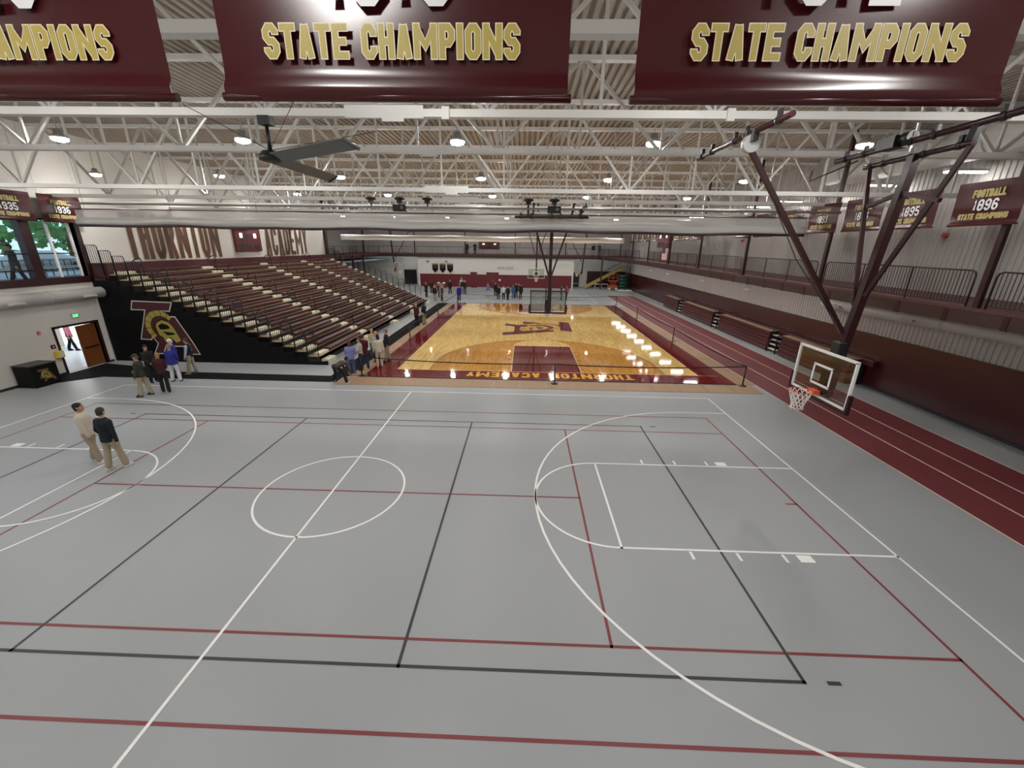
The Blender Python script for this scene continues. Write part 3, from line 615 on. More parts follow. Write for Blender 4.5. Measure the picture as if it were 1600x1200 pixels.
# ---------------------------------------------------------------- championship banners
def banner(label, c, ux, n, year, sport, wd=1.85, hg=1.18, group=None, nm='championship_banner', line2='STATE CHAMPIONS', sag=.012):
    """c = middle of the lower edge; ux = reading direction; n = facing direction"""
    t = thing(nm, label, 'banner', c, 0, group); ux, n = V(ux), V(n); up = V((0,0,1)); g = G(); N, K = 28, 18; vs = []
    bulge = lambda s, v: sag*(sin(s*9+v*2)*.6+sin(s*4.2-v*5))+(.03*math.exp(-((v-.045)/.03)**2))
    for i in range(N+1):
        vs.append([g.bm.verts.new(ux*((i/N-.5)*wd)+up*(k/K)**1.6*hg+n*bulge(i/N, (k/K)**1.6)) for k in range(K+1)])
    for i in range(N):
        for k in range(K): g.bm.faces.new((vs[i][k], vs[i+1][k], vs[i+1][k+1], vs[i][k+1])).smooth = True
    g.build('cloth', ['banner_maroon'], t)
    o = n*.03
    s = wd/1.85
    for wd_, xc, L in split_words(line2, 1.33*s): q = G(); lettering(q, wd_, o+ux*xc+up*(.185*s), ux, up, .148*s, L, 0, .19, .0055*s, 1, .001); q.build('lettering', ['banner_gold', 'banner_pale'], t)
    if year: q = G(); lettering(q, year, o+up*(.405*s), ux, up, .30*s, .66*s, 0, .17, 0, 1, .001); q.build('year_lettering', ['banner_white', 'banner_pale'], t)
    if sport: q = G(); lettering(q, sport, o+up*(.77*s), ux, up, .19*s, (.86 if len(sport) > 6 else .6)*s, 0, .19, .0055*s, 1, .001); q.build('sport_lettering', ['banner_gold', 'banner_pale'], t)
    G().tube([ux*(-wd/2-.02)+up*.02, ux*(wd/2+.02)+up*.02], .022, 8).build('rod', ['banner_maroon'], t)
    w_ = G()
    for sx in (-.46, .46): w_.tube([ux*(sx*wd)+up*hg, ux*(sx*wd)+up*(10.86-c[2])], .006, 4)
    w_.build('wire', ['steel_grey'], t)
by = -6.45
banner('maroon championship banner for 1915, hung between the 1912 banner and the banner at the wall', (4.135, by, 6.835), (1,0,0), (0,-1,0), '1915', 'FOOTBALL', 1.87, group='large banners overhead')
banner('maroon championship banner for 1912 above the hoop pipes', (6.375, by, 6.83), (1,0,0), (0,-1,0), '1912', 'FOOTBALL', 1.90, group='large banners overhead')
banner('maroon championship banner cut off by the picture edge, above the wall window', (1.97, by, 6.83), (1,0,0), (0,-1,0), '1920', 'FOOTBALL', 1.85, group='large banners overhead')
for yr, yc in (('1896', 3.84), ('1895', 6.2), ('1894', 8.3), ('1893', 10.5)):
    banner(f'maroon football championship banner for {yr} hung above the balcony railing', (17.8, yc, 6.84), (0,-1,0), (-1,0,0), yr, 'FOOTBALL', group='football banners above the balcony')
for k, (yr, yc) in enumerate((('1892', 12.8), ('1891', 15.1), ('1906', 17.4), ('1907', 24.0), ('1908', 26.3), ('1909', 28.6), ('1911', 34.8), ('1913', 37.0), ('1914', 39.2), ('1917', 41.5), ('1918', 43.8))):
    banner('small maroon championship banner, '+ORD[k]+' beyond the 1893 banner along the balcony', (17.8, yc, 6.78), (0,-1,0), (-1,0,0), yr, 'FOOTBALL', group='football banners above the balcony')
banner('dark maroon banner for 1936 hung on the white wall above the window', (-16.7, 10.85, 6.86), (0,1,0), (1,0,0), '1936', 'FOOTBALL', group='banners above the window')
banner('dark maroon banner beside the 1936 banner, cut by the picture edge', (-16.7, 8.75, 6.86), (0,1,0), (1,0,0), '1935', 'FOOTBALL', group='banners above the window')
for k, x in enumerate((-8.85, -7.7, -6.55)):
    t = thing('pennant', f'dark pointed pennant on the white end wall, {["beside the recess","between two other pennants","towards the doors"][k]}', 'pennant', (x, YF-.04, 2.1), 0, 'pennants on the end wall')
    G().extr([(-.45,.5),(0,0),(.45,.5),(.45,1.38),(-.45,1.38)], (0,0,0), (1,0,0), (0,0,1), (0,-1,0), .02).build('cloth', ['vinyl_black'], t)
    q = G(); lettering(q, 'STATE', (0,-.022,1.18), (1,0,0), (0,0,1), .11, .7, 0, .22, 0, 0, .002); lettering(q, ['1986','1988','2012'][k], (0,-.022,.72), (1,0,0), (0,0,1), .34, .6, 1, .16, 0, 0, .002); q.build('lettering', ['banner_pale', 'pad_bright'], t)

# ---------------------------------------------------------------- ceiling fan
t = thing('ceiling_fan', 'large black ceiling fan with grey blades under a white roof truss', 'ceiling fan', (-.55, .5, 7.78))
G().box(-.12, .12, -.1, .1, .62, .78).build('mount', ['black_metal'], t); G().tube([(0,0,.1),(0,0,.68)], [.045,.035], 10).build('down_rod', ['black_metal'], t)
G().lathe((0,0,-.06), [(.15,0),(.24,.03),(.25,.1),(.2,.14),(.16,.2),(.05,.22)], 20).build('motor_hub', ['black_plastic'], t)
for a in (-32, 87.8):
    g = G(); d = V((cos(R_(a)), sin(R_(a)), 0)); s = V((-d.y, d.x, 0)); tl = (s*.92-V((0,0,.4))).normalized()
    p = [d*.2-tl*.15, d*2.6-tl*.16, d*2.76+tl*.05, d*2.7+tl*.16, d*.2+tl*.15]; nn = d.cross(tl)*.022
    va = [g.bm.verts.new(q) for q in p]; vb = [g.bm.verts.new(q+nn) for q in p]
    g.bm.faces.new(va[::-1]); g.bm.faces.new(vb)
    for k in range(5): g.bm.faces.new((va[k], va[(k+1) % 5], vb[(k+1) % 5], vb[k]))
    bl = g.build('blade', ['blade_grey'], t); G().bar(d*2.66-tl*.16, d*2.72+tl*.16, .05, .05).build('blade_tip', ['black_plastic'], bl)
for a in ((1.9, 1.2), (-1.2, -.6), (-.9, 1.4), (1.1, -.9)): G().tube([(0,0,.16), (a[0], a[1], .8)], .007, 4).build('guy_wire', ['dark_maroon'], t)

# ---------------------------------------------------------------- hanging basketball hoops
def backstop(label, c, f, mast, vtops, tie, front=None, pipes=(), pad_col='maroon_steel', dark_frame=False):
    """c = foot point of the board (face centre, floor), f = unit vector into the court; other points are world points"""
    f = V((f[0], f[1], 0)); r = V((f.y, -f.x, 0)); up = V((0,0,1)); C0 = V((c[0], c[1], 0))
    t = thing('basketball_hoop', label, 'basketball hoop', (c[0], c[1], 2.9)); O = V((c[0], c[1], 2.9))
    W = lambda a, b, z: r*a+f*b+up*(z-2.9)
    L = lambda p: V(p)-O
    G().bar(W(-.9,0,3.435), W(.9,0,3.435), .012, 1.05).build('backboard_glass', ['board_glass'], t)
    fm = 'black_metal' if dark_frame else 'board_white'; g = G()
    for z in (2.93, 3.95): g.bar(W(-.915,0,z), W(.915,0,z), .05, .05)
    for a in (-.89, .89): g.bar(W(a,0,2.93), W(a,0,3.95), .05, .05)
    g.build('board_frame', ['board_white'], t)
    if dark_frame:
        g = G(); g.bar(W(-.93,-.05,3.97), W(.93,-.05,3.97), .05, .06); g.build('frame_back', ['black_metal'], t)
        g = G()
        for a in (-.89, .89): g.bar(W(a,-.05,2.93), W(a,-.05,3.95), .02, .05)
        for a in (-.13, .13): g.bar(W(a,-.07,2.9), W(a,-.07,4.15), .05, .05)
        g.build('stiffener', ['black_metal'], t)
    g = G()
    for a, b, z, w in ((-.305,.305,3.63,.05), (-.305,.305,3.2,.05)): g.bar(W(a,.012,z), W(b,.012,z), .006, w)
    for a in (-.28, .28): g.bar(W(a,.012,3.2), W(a,.012,3.63), .05, .006, up=f)
    g.build('target_square', ['board_white'], t)
    g = G(); g.bar(W(-.95,0,2.87), W(.95,0,2.87), .09, .09)
    for a in (-.94, .94): g.bar(W(a,0,2.83), W(a,0,3.27), .07, .09)
    g.build('edge_pad', [pad_col], t, bevel=.015)
    rc = W(0, .38, 3.05); n = 24; R = [rc+(r*cos(2*pi*k/n)+f*sin(2*pi*k/n))*.228 for k in range(n)]
    g = G(); g.tube(R, .011, 6, 0, True); g.bar(W(-.0,.02,3.03), W(0,.16,3.04), .22, .09); rim = g.build('rim', ['rim_orange'], t)
    g = G(); K = 12; rows = [(.225,0), (.2,-.1), (.165,-.2), (.135,-.3), (.12,-.38), (.135,-.44)]
    P = lambda j, k: rc+(r*cos(2*pi*(k+.5*(j % 2))/K)+f*sin(2*pi*(k+.5*(j % 2))/K))*rows[j][0]+up*rows[j][1]
    for j in range(5):
        for k in range(K):
            g.bar(P(j,k), P(j+1,k), .012); g.bar(P(j,k), P(j+1,(k+1 if j % 2 else k-1) % K), .012)
    g.build('net', ['net_white'], t)
    G().bar(W(0,-.1,2.98), W(0,-.12,3.55), .24, .12, up=f).build('rim_mount', ['black_metal'], t, bevel=.02)
    G().bar(W(0,-.22,2.92), L(mast[0]), .16, .16).build('mast_foot', ['dark_maroon'], t)
    G().bar(L(mast[0]), L(mast[1]), .15, .15).build('mast', ['maroon_steel'], t)
    for vt in vtops: G().bar(L(vt[0]), L(vt[1]), .075).build('brace', ['maroon_steel'], t)
    for a, b in tie: G().bar(L(a), L(b), .07).build('cross_tie', ['maroon_steel'], t)
    if front:
        G().bar(L(front[0]), L(front[1]), .085).build('front_brace', ['maroon_steel'], t)
        a, b = L(front[1]), L(front[0]); g = G(); g.lathe(b+up*.14, [(.05,-.14),(.17,-.12),(.19,0),(.17,.12),(.05,.14)], 16) if False else g.tube([b+r*-.06+up*.08, b+r*.06+up*.08], .16, 16)
        g.build('winch', ['lamp_metal'], t)
        g = G(); g.bar(b+up*.1-r*.12, b+up*.3-r*.12, .1); g.bar(b+up*.1+r*.16, b+up*.34+r*.16, .12); g.build('winch_bracket', ['black_metal'], t)
        G().tube([b-f*.05, (a+b)/2-up*.25, a], .01, 5).build('cable', ['black_metal'], t)
    for a, b, q in pipes:
        G().tube([L(a), L(b)], q, 10).build('ceiling_pipe', ['maroon_steel'], t)
        A, B = L(a), L(b)
        for s in (.08, .22, .5, .62, .9): p = A.lerp(B, s); d = (B-A).normalized(); g = G(); g.tube([p-d*.05, p+d*.05], q*1.35, 10); g.bar(p, p+up*.16, .07); g.build('pipe_clamp', ['black_metal'], t)
    return t
# hoop on the grey court, at the running track
t = backstop('basketball hoop hung over the running track, glass board with orange rim and maroon mast', (11.65, 0), (-1, 0), ((11.95, 0, 4.1), (12.33, 0.05, 7.86)),
    (((12.38, 1.2, 7.86), (12.02, .12, 5.0)), ((12.38, -.98, 7.86), (12.02, -.1, 5.2))), (((12.25, .02, 7.2), (12.25, .78, 7.02)), ((12.25, .02, 7.2), (12.25, -.86, 6.98))),
    ((9.15, 0, 7.95), (11.84, 0, 4.4)), (((12.36, 1.32, 7.86), (12.36, -1.02, 7.86), .05), ((12.42, 2.4, 8.17), (12.42, -1.75, 8.17), .058), ((9.15, 2.65, 8.25), (9.15, -1.25, 8.2), .05)))
O = V((11.65, 0, 2.9))
g = G(); g.bar(V((12.4, 1.0, 8.22))-O, V((12.4, .55, 8.22))-O, .3, .22); g.tube([V((12.4, .5, 8.24))-O, V((12.4, .3, 8.24))-O], .12, 12); g.build('motor', ['black_plastic'], t)
g = G()
for y in (-.95, -.9): g.bar(V((12.38, y, 7.84))-O, V((12.42, y, 8.2))-O, .08)
g.build('hinge_link', ['black_metal'], t)
g = G().box(.12, .3, -.12, .12, 1.0, 1.3); g.build('height_adjuster', ['black_metal'], t, bevel=.02)
G().tube([V((12.4, 3.2, 8.1))-O, V((12.2, 2.9, 7.8))-O, V((12.1, 2.2, 7.85))-O, V((12.38, 1.6, 8.05))-O], .016, 6).build('power_cable', ['black_metal'], t)
# hoop at this side of the hardwood, seen from behind
backstop('basketball hoop at the near baseline of the hardwood, seen from behind with a dark frame', (6.09, 12.2), (0, 1), ((6.12, 11.95, 3.9), (6.12, 11.9, 7.45)),
    (((5.15, 11.75, 7.5), (6.05, 11.93, 4.75)), ((7.05, 11.75, 7.5), (6.19, 11.93, 4.75))), (((5.2, 11.8, 7.35), (7.0, 11.8, 7.35)),),
    None, (((4.42, 8.6, 7.22), (7.36, 8.6, 7.24), .05), ((7.0, 8.6, 7.3), (7.42, 9.8, 7.75), .045), ((4.95, 8.6, 7.25), (4.95, 9.6, 7.7), .04), ((5.2, 11.8, 7.4), (5.2, 10.7, 7.97), .04), ((7.0, 11.8, 7.4), (7.0, 10.7, 7.97), .04)), 'black_plastic', True)
# hoop at the far baseline of the hardwood
backstop('basketball hoop at the far baseline of the hardwood, white square on a glass board', (6.09, 35.8), (0, -1), ((6.09, 36.1, 3.9), (6.09, 36.2, 11.0)),
    (((5.0, 36.2, 8.2), (6.05, 36.1, 4.9)), ((7.2, 36.2, 8.2), (6.13, 36.1, 4.9))), (((5.2, 36.2, 7.6), (7.0, 36.2, 7.6)),), None, (), 'dark_maroon')
backstop('basketball hoop above the top end of the bleachers, seen edge-on before the recess', (-11.6, 45), (1, 0), ((-11.9, 45, 3.9), (-12.4, 45, 11.0)),
    (((-12.4, 46.2, 9.5), (-12.0, 45, 4.9)), ((-9.6, 45, 8.0), (-11.7, 45, 4.5))), (), None, (), 'dark_maroon')
backstop('basketball hoop by the dark doorway at the far end, hung on a slanted mast', (11.9, 45), (-1, 0), ((12.15, 45, 3.9), (12.7, 45, 11.0)),
    (((12.6, 46.2, 9.5), (12.2, 45, 4.9)), ((10.2, 45, 7.6), (12.0, 45, 4.4))), (), None, (), 'dark_maroon')

# ---------------------------------------------------------------- open bleachers
N = 17; DX = .61; DZ_ = .251
xk = lambda k: -5.9-DX*k
zk = lambda k: .46+DZ_*k
YA, YB = 11.5, 36.4
SECT = [(12.75, 17.2), (18.4, 23.2), (24.4, 29.3), (30.5, 35.3)]
AIS = [(11.65, 12.7), (17.25, 18.35), (23.25, 24.35), (29.35, 30.45), (35.35, 36.35)]
BL = thing('bleachers', 'maroon telescopic bleachers opened out, with black end panel and cream aisle steps', 'bleachers', (0, 0, 0))
for k in range(N):
    g = G(); x0, z = xk(k), zk(k); g.box(x0-DX-.08, x0, YA+.1, YB, z-.05, z, 0)
    g.box(x0-.03, x0, YA+.1, YB, z-DZ_+.03, z-.05, 1); g.build('deck', ['deck_plank', 'under_black'], BL)
    for a, b in SECT:
        g = G(); g.box(x0-.27, x0+.05, a, b, z+.02, z+.2); g.build('seat', ['seat_maroon'], BL, bevel=.025)
for k in range(N):
    for a, b in AIS:
        x0, z = xk(k), zk(k); G().box(x0-.3, x0+.02, a+.08, b-.08, z, z+.125).build('step', ['step_cream'], BL)
for a, b in AIS: G().box(xk(0), xk(0)+.42, a+.08, b-.08, 0, .25).build('step', ['step_cream'], BL)
G().box(-16.9, -16.1, YA+.05, YB, 4.3, 5.02).build('back_panel', ['seat_maroon'], BL)
hr = G()
hr.tube([(0,0,0),(0,0,.82),(-.03,0,.9),(-.1,0,.93),(-.2,0,.9),(-.42,0,.78),(-.5,0,.7),(-.5,0,.58),(-.44,0,.52),(-.02,0,.62)], .027, 6); hr.lathe((0,0,0), [(.06,0),(.06,.02)], 10)
hr = hr.xf(M4.Rotation(0, 4, 'Z')).mesh('handrail', ['black_metal'])
for a, b in AIS[:4]:
    for k in range(1, N, 2): inst('handrail', hr, BL, (xk(k)-.02, (a+b)/2+(0 if a > 12 else .3), zk(k)+.125))
er = G(); r = .09; wd = DX-.05
er.tube([(0,0,-.25),(0,0,1.15-r),(-r*.3,0,1.15-r*.3),(-r,0,1.15),(-wd,0,1.15),(-wd,0,-.3)], .022, 6); er.bar((0,0,.1), (-wd,0,.1), .022)
for j in range(1, 5): er.bar((-wd*j/5,0,.1), (-wd*j/5,0,1.14), .014)
er = er.mesh('end_rail', ['black_metal'])
for k in range(N):
    inst('end_rail', er, BL, (xk(k)-.02, YA+.04, zk(k)))
    if k == N-1: inst('end_rail', er, BL, (xk(k+1)-.02, YA+.04, zk(k+1)))
    if k > 0: inst('end_rail', er, BL, (xk(k)-.02, YB+.02, zk(k)))
pts = [(xk(0)+.45, 0), (xk(0)+.45, .22)]
for k in range(N): pts += [(xk(k)-.02, zk(k)-.3), (xk(k)-DX-.02, zk(k)-.3)]
pts[-1] = (-16.95, pts[-1][1]); pts += [(-16.95, 0)]
sp = G().extr(pts, (0, YA-.02, 0), (1,0,0), (0,0,1), (0,1,0), .06).build('side_panel', ['vinyl_black'], BL)
g = G(); logo(g, (-15.35, YA-.02, .44), (1,0,0), (0,0,1), .00622, 0, 1, 2, 3, .004); g.build('emblem', ['logo_maroon', 'logo_white', 'logo_gold', 'vinyl_black'], sp)
G().box(xk(0)-.1, xk(0)+.0, YA, YB, 0, .4).build('front_skirt', ['under_black'], BL)

# ---------------------------------------------------------------- closed bleachers along the ribbed wall
for k, (a, b) in enumerate(((10.2, 15.7), (17.0, 23.9), (25.2, 31.9), (33.3, 37.4))):
    t = thing('closed_bleachers', ['closed maroon bleacher block behind the hoop over the track', 'closed maroon bleacher block, next beyond the hoop over the track', 'closed maroon bleacher block between two black step units, third along the track', 'short closed maroon bleacher block at the far end of the track'][k], 'bleachers', (20.4, a, 0), 0, 'closed bleachers along the ribbed wall')
    L = b-a
    for j in range(5): G().box(.02*j, .3, 0, L, .08+.235*j, .29+.235*j).build('seat_front', ['seat_maroon'], t, bevel=.012)
    G().box(.1, .55, .03, L-.03, 1.22, 1.26).build('top_deck', ['deck_plank'], t); G().box(.2, .8, .02, L-.02, .0, 1.22).build('frame', ['under_black'], t)
    G().box(.62, .84, -.6, L+.6, 1.02, 1.3).build('rear_bench', ['seat_maroon'], t, bevel=.02)
for k, (a, b) in enumerate(((15.85, 16.85), (24.05, 25.05), (32.05, 33.1))):
    t = thing('aisle_step_unit', ['black aisle step unit beside the closed bleachers behind the hoop', 'black aisle step unit between the long closed bleacher blocks', 'black aisle step unit before the short far bleacher block'][k], 'step unit', (20.35, a, 0), 0, 'aisle step units'); L = b-a
    for j in range(4): G().box(.05+.05*j, .3+.05*j, .15, L-.1, .2+.28*j, .25+.28*j).build('step', ['duct' if j else 'step_cream'], t)
    g = G()
    for y in (.08, L-.06): g.bar((.03,y,0), (.03,y,1.15), .05); g.bar((.03,y,1.1), (.5,y,1.3), .05); g.bar((.3,y,0), (.3,y,1.2), .05); g.bar((.03,y,.5), (.4,y,.9), .05)
    g.build('frame', ['black_metal'], t); g = G()
    for y in (.15, L-.2): g.tube([(.15,y,1.2),(.15,y,1.55),(.3,y,1.65),(.45,y,1.5)], .02, 6)
    g.build('handrail', ['black_metal'], t)

# ---------------------------------------------------------------- wall uplights under the balcony
for k, y in enumerate((22.2, 29.95, 39.6, 46.4)):
    t = thing('wall_light', 'white cone wall light under the balcony, '+ORD[k]+' beyond the hoop over the track', 'wall light', (21.3, y, 3.42))
    g = G(); g.lathe((0,0,-.25), [(.03,0),(.16,.12),(.28,.24),(.28,.27)], 16); g.build('shade', ['curtain_white'], t); G().lathe((0,0,.02), [(.22,-.02),(.22,.0)], 16).build('diffuser', ['curtain_white'], t)
for y, z in ((8.5, 6.74), (24.25, 6.76), (51.9, 6.5)):
    t = thing('fire_alarm', f'red fire alarm on a conduit above the balcony, {"below the 1896 banner" if y < 10 else "over the middle of the closed bleachers" if y < 30 else "near the slanted balcony corner"}', 'fire alarm', (21.3, y, z)); G().tube([(.06,0,0),(-.06,0,0)], .09, 12).build('horn', ['flag_red'], t); G().box(.0, .05, -.02, .02, .05, 3.9).build('conduit', ['steel_grey'], t)

# ---------------------------------------------------------------- wall lettering and scoreboards
for txt, y0, y1, lab in (('THORNTON', 13.95, 21.15, 'large brown wall lettering reading THORNTON above the bleachers'), ('ACADEMY', 26.6, 33.5, 'large brown wall lettering reading ACADEMY above the bleachers')):
    q = G(); lettering(q, txt, (-16.985, (y0+y1)/2, 5.12), (0,1,0), (0,0,1), 2.45, y1-y0, 0, .12, .035, 1, .006, .2)
    q.build('wall_lettering', ['letter_brown', 'letter_edge'], label=lab, cat='wall lettering')
def scoreboard(lab, c, ux, n, w_, h_, digits=True):
    t = thing('scoreboard', lab, 'scoreboard', c); ux, n = V(ux), V(n); up = V((0,0,1))
    G().bar(-ux*w_/2, ux*w_/2, .16, h_).build('case', ['score_red'], t)
    g = G(); e = n*.085
    for a, b in (((-1,-1),(1,-1)), ((-1,1),(1,1)), ((-1,-1),(-1,1)), ((1,-1),(1,1))): g.bar(e+ux*a[0]*w_/2.06+up*a[1]*h_/2.1, e+ux*b[0]*w_/2.06+up*b[1]*h_/2.1, .03, .03)
    g.build('trim_frame', ['pad_bright'], t)
    g = G()
    for s in (-.27, .27): lettering(g, '00', n*.09+ux*s*w_+up*(.05*h_), ux, up, h_*.2, w_*.11, 0, .22)
    g.build('digits', ['score_digit'], t)
    for a, b in ((-.3,-.3), (0,-.28), (.3,-.3), (0,.1)): G().bar(n*.09+ux*(a-.09)*w_+up*b*h_, n*.09+ux*(a+.09)*w_+up*b*h_, .01, h_*.2).build('display', ['dark_maroon'], t)
scoreboard('maroon scoreboard on the white wall between the two words', (-16.9, 24.2, 6.35), (0,1,0), (1,0,0), 3.1, 1.8)
scoreboard('wide dark maroon scoreboard high on the far end wall', (-.83, YU-.14, 6.25), (1,0,0), (0,-1,0), 3.3, 1.15)
scoreboard('tall maroon scoreboard hung above the balcony railing over the flag', (17.75, 31.6, 6.95), (0,-1,0), (-1,0,0), 3.3, 1.5)
t = thing('flag', 'flag with red and white stripes hanging under the tall scoreboard', 'flag', (17.8, 31.3, 5.15))
for k in range(13): G().bar((.01*sin(k), (.55 if k < 7 else -.35), .03+.075*k), (.01*sin(k), -.95, .03+.075*k), .012, .075).build('stripe', ['flag_white' if k % 2 == 0 else 'flag_red'], t)
G().box(-.006, .006, -.33, .55, .52, 1.02).build('canton', ['flag_blue'], t); G().tube([(0,.65,1.04),(0,-1.05,1.04)], .02, 6).build('pole', ['black_metal'], t); G().bar((0,-.8,1.0), (.17,-.8,1.0), .05).build('bracket', ['black_metal'], t)

# ---------------------------------------------------------------- crowd barrier posts with belts
PO = [(-2.98,9.78),(6.37,9.2),(15.25,9.5),(15.2,19.0),(15.2,28.6),(15.25,37.75),(-2.75,37.9),(-3.05,28.6),(-2.86,18.15)]
PN = ['at the corner of the runner and the hardwood', 'in front of the hardwood lettering', 'at the corner of hardwood and running track', 'second along the running track edge', 'third along the running track edge', 'at the far corner by the track', 'at the far corner by the bleachers', 'beside the two people at the bleachers', 'beside the runner, nearer to the bleacher group']
pm = G().lathe((0,0,0), [(.032,.02),(.032,.93)], 12).mesh('pole', ['black_metal']); bm_ = G().lathe((0,0,0), [(.18,.0),(.18,.015),(.05,.035)], 20).mesh('base', ['black_plastic']); hm_ = G().lathe((0,0,0), [(.045,.9),(.045,.98),(.035,1.0)], 12).mesh('belt_head', ['black_plastic'])
for k, (x, y) in enumerate(PO):
    z0 = .014 if k in (0,1,2,3,4,6,7,8) else .012
    t = thing('barrier_post', 'black barrier post with belt, '+PN[k], 'barrier post', (x, y, z0), 0, 'belt barrier posts around the hardwood'); inst('pole', pm, t); inst('base', bm_, t); inst('belt_head', hm_, t)
    x2, y2 = PO[(k+1) % len(PO)]; g = G(); n = 20; d = V((x2-x, y2-y, 0)); sg = .012*d.length; pr = None
    for i in range(n+1):
        f_ = i/n; p = d*f_+V((0,0,.945-sg*4*f_*(1-f_)))
        if pr is not None: g.bar(pr, p, .006, .05)
        pr = p
    g.build('belt', ['belt'], t)

# ---------------------------------------------------------------- far end of the hall
t = struct(G().box(-3.45, -2.45, YF-.07, YF-.03, 0, 2.2).build('door_2', ['pad_bright'])); G().box(-3.5, -2.4, YF-.06, YF-.02, 2.2, 2.32).build('door_head', ['dark_maroon'], t); G().tube([(-2.6,YF-.12,1),(-2.6,YF-.04,1)], .04, 8).build('handle', ['chrome'], t)
g = G(); g.box(-1.0, -.07, YF-.07, YF-.03, 0, 2.18); g.box(-.05, .87, YF-.07, YF-.03, 0, 2.18); t = struct(g.build('door_3', ['pad_bright'])); G().box(-1.05, .92, YF-.06, YF-.02, 2.18, 2.32).build('door_head', ['dark_maroon'], t)
for x in (-.2, .08): G().box(x-.02, x+.02, YF-.12, YF-.06, .85, 1.2).build('handle', ['chrome'], t)
for x0, x1, lab in ((.67, 1.84, 'grey wall vent grille over the double doors'), (1.98, 3.16, 'grey wall vent grille, the one towards the far hoop')):
    t = thing('wall_vent', lab, 'vent', (x0, YF-.02, 2.8), 0, 'wall vents'); L = x1-x0; G().box(0, L, -.03, .02, 0, .4).build('frame', ['duct'], t); g = G()
    for a in (.03, L/2+.02): g.box(a, a+L/2-.05, -.04, -.03, .04, .36)
    g.build('louvre', ['steel_grey'], t)
def speaker(x, lab):
    t = thing('wall_speaker', lab, 'speaker', (x, YF-.1, 3.85)); G().box(-.2, .2, -.08, .08, -.07, .07).build('case', ['steel_grey'], t); G().box(-.17, .17, -.09, -.08, -.05, .05).build('grille', ['black_plastic'], t)
speaker(-9.95, 'small dark wall speaker beside the recess above the pennants'); speaker(-7.1, 'small dark wall speaker above the middle pennant')
for x, z, lab in ((1.05, 1.2, 'round white gauge on the maroon end wall beside the double doors'), (4.0, .55, 'small round outlet cover low on the maroon end wall')):
    t = thing('wall_disc', lab, 'wall fixture', (x, YF-.05, z)); G().tube([(0,.03,0),(0,-.03,0)], .16 if z > 1 else .1, 16).build('cover', ['curtain_white' if z > 1 else 'lamp_metal'], t); G().tube([(0,-.03,0),(0,-.04,0)], .05, 10).build('button', ['duct'], t)
t = thing('score_table', 'maroon scorer table with two white lit panels at the far wall', 'table', (-7.85, 54.4, 0)); G().box(-.85, .85, -.3, .3, .05, .56).build('front_panel', ['pad_bright'], t); G().box(-.9, .9, -.35, .35, .56, .6).build('tabletop', ['dark_maroon'], t)
for wd_, xc, L in split_words('THORNTON ACADEMY', 1.4): q = G(); lettering(q, wd_, (xc,-.305,.33), (1,0,0), (0,0,1), .13, L, 0, .2); q.build('lettering', ['banner_gold'], t)
for x in (-.55, .25): G().box(x, x+.42, -.1, .0, .6, .82).build('display', ['curtain_white'], t)
# recess doors
t = struct(G().box(-14.9, -12.95, YR-.1, YR-.02, 0, 2.3).build('door_4', ['door_dark']))
g = G()
for x in (-14.95, -13.95, -12.98): g.box(x, x+.06, YR-.14, YR-.08, 0, 2.35)
g.box(-14.95, -12.9, YR-.14, YR-.08, 1.05, 1.11); g.build('push_bar', ['skirt'], t)
t = struct(G().box(12.3, 13.75, YR-.1, YR-.02, .0, 2.25).build('door_5', ['door_dark'])); G().box(12.4, 13.6, YR-.13, YR-.08, .5, .58).build('push_bar', ['chrome'], t)
t = struct(G().box(15.0, 21.2, YR-.1, YR-.02, 0, 2.5).build('door_6', ['pad_maroon'])); G().box(14.9, 15.0, YR-.12, YR-.02, 0, 2.6).build('door_jamb', ['wall_white'], t)
# stairs
t = thing('staircase', 'yellow steel staircase rising to the balcony corner', 'staircase', (14.3, 57.6, 0)); a, b = V((0,0,.1)), V((6.0,0,3.35))
for y, nm in ((-.5, 'stringer'), (.5, 'stringer')): G().bar(a+V((0,y,0)), b+V((0,y,0)), .06, .36).build(nm, ['stair_yellow'], t)
for k in range(15): p = a.lerp(b, (k+.5)/15); G().box(p.x-.16, p.x+.16, -.48, .48, p.z-.02, p.z+.02).build('tread', ['steel_grey'], t)
for y in (-.5, .5): G().tube([a+V((.2,y,.9)), b+V((0,y,.9))], .025, 6).build('handrail', ['black_metal'], t)
G().box(6.0, 7.0, -.6, .6, 3.3, 3.42).build('landing', ['stair_yellow'], t); G().bar((6.9,-.5,0), (6.9,-.5,3.3), .1).build('support_post', ['dark_maroon'], t)
# lift, stack of green boxes, goal, mat
t = thing('scissor_lift', 'orange scissor lift parked under the yellow stairs', 'scissor lift', (18.3, 55.2, 0)); G().box(-.7, .7, -.4, .4, .25, .7).build('chassis', ['lift_orange'], t, bevel=.03)
for x in (-.5, .5):
    for y in (-.42, .42): G().tube([(x,y-.06,.2),(x,y+.06,.2)], .2, 14).build('wheel', ['duct'], t)
g = G()
for z in (.7, 1.0): g.bar((-.55,-.3,z), (.55,-.3,z+.3), .06); g.bar((.55,-.3,z), (-.55,-.3,z+.3), .06)
g.build('scissor_arm', ['lift_orange'], t); G().box(-.7, .7, -.4, .4, 1.3, 1.4).build('platform', ['lift_orange'], t); g = G()
for x in (-.68, 0, .68): g.bar((x,-.38,1.4), (x,-.38,2.3), .04); g.bar((x,.38,1.4), (x,.38,2.3), .04)
for z in (1.85, 2.3): g.bar((-.68,-.38,z), (.68,-.38,z), .04); g.bar((-.68,.38,z), (.68,.38,z), .04)
g.build('guard_rail', ['lift_orange'], t)
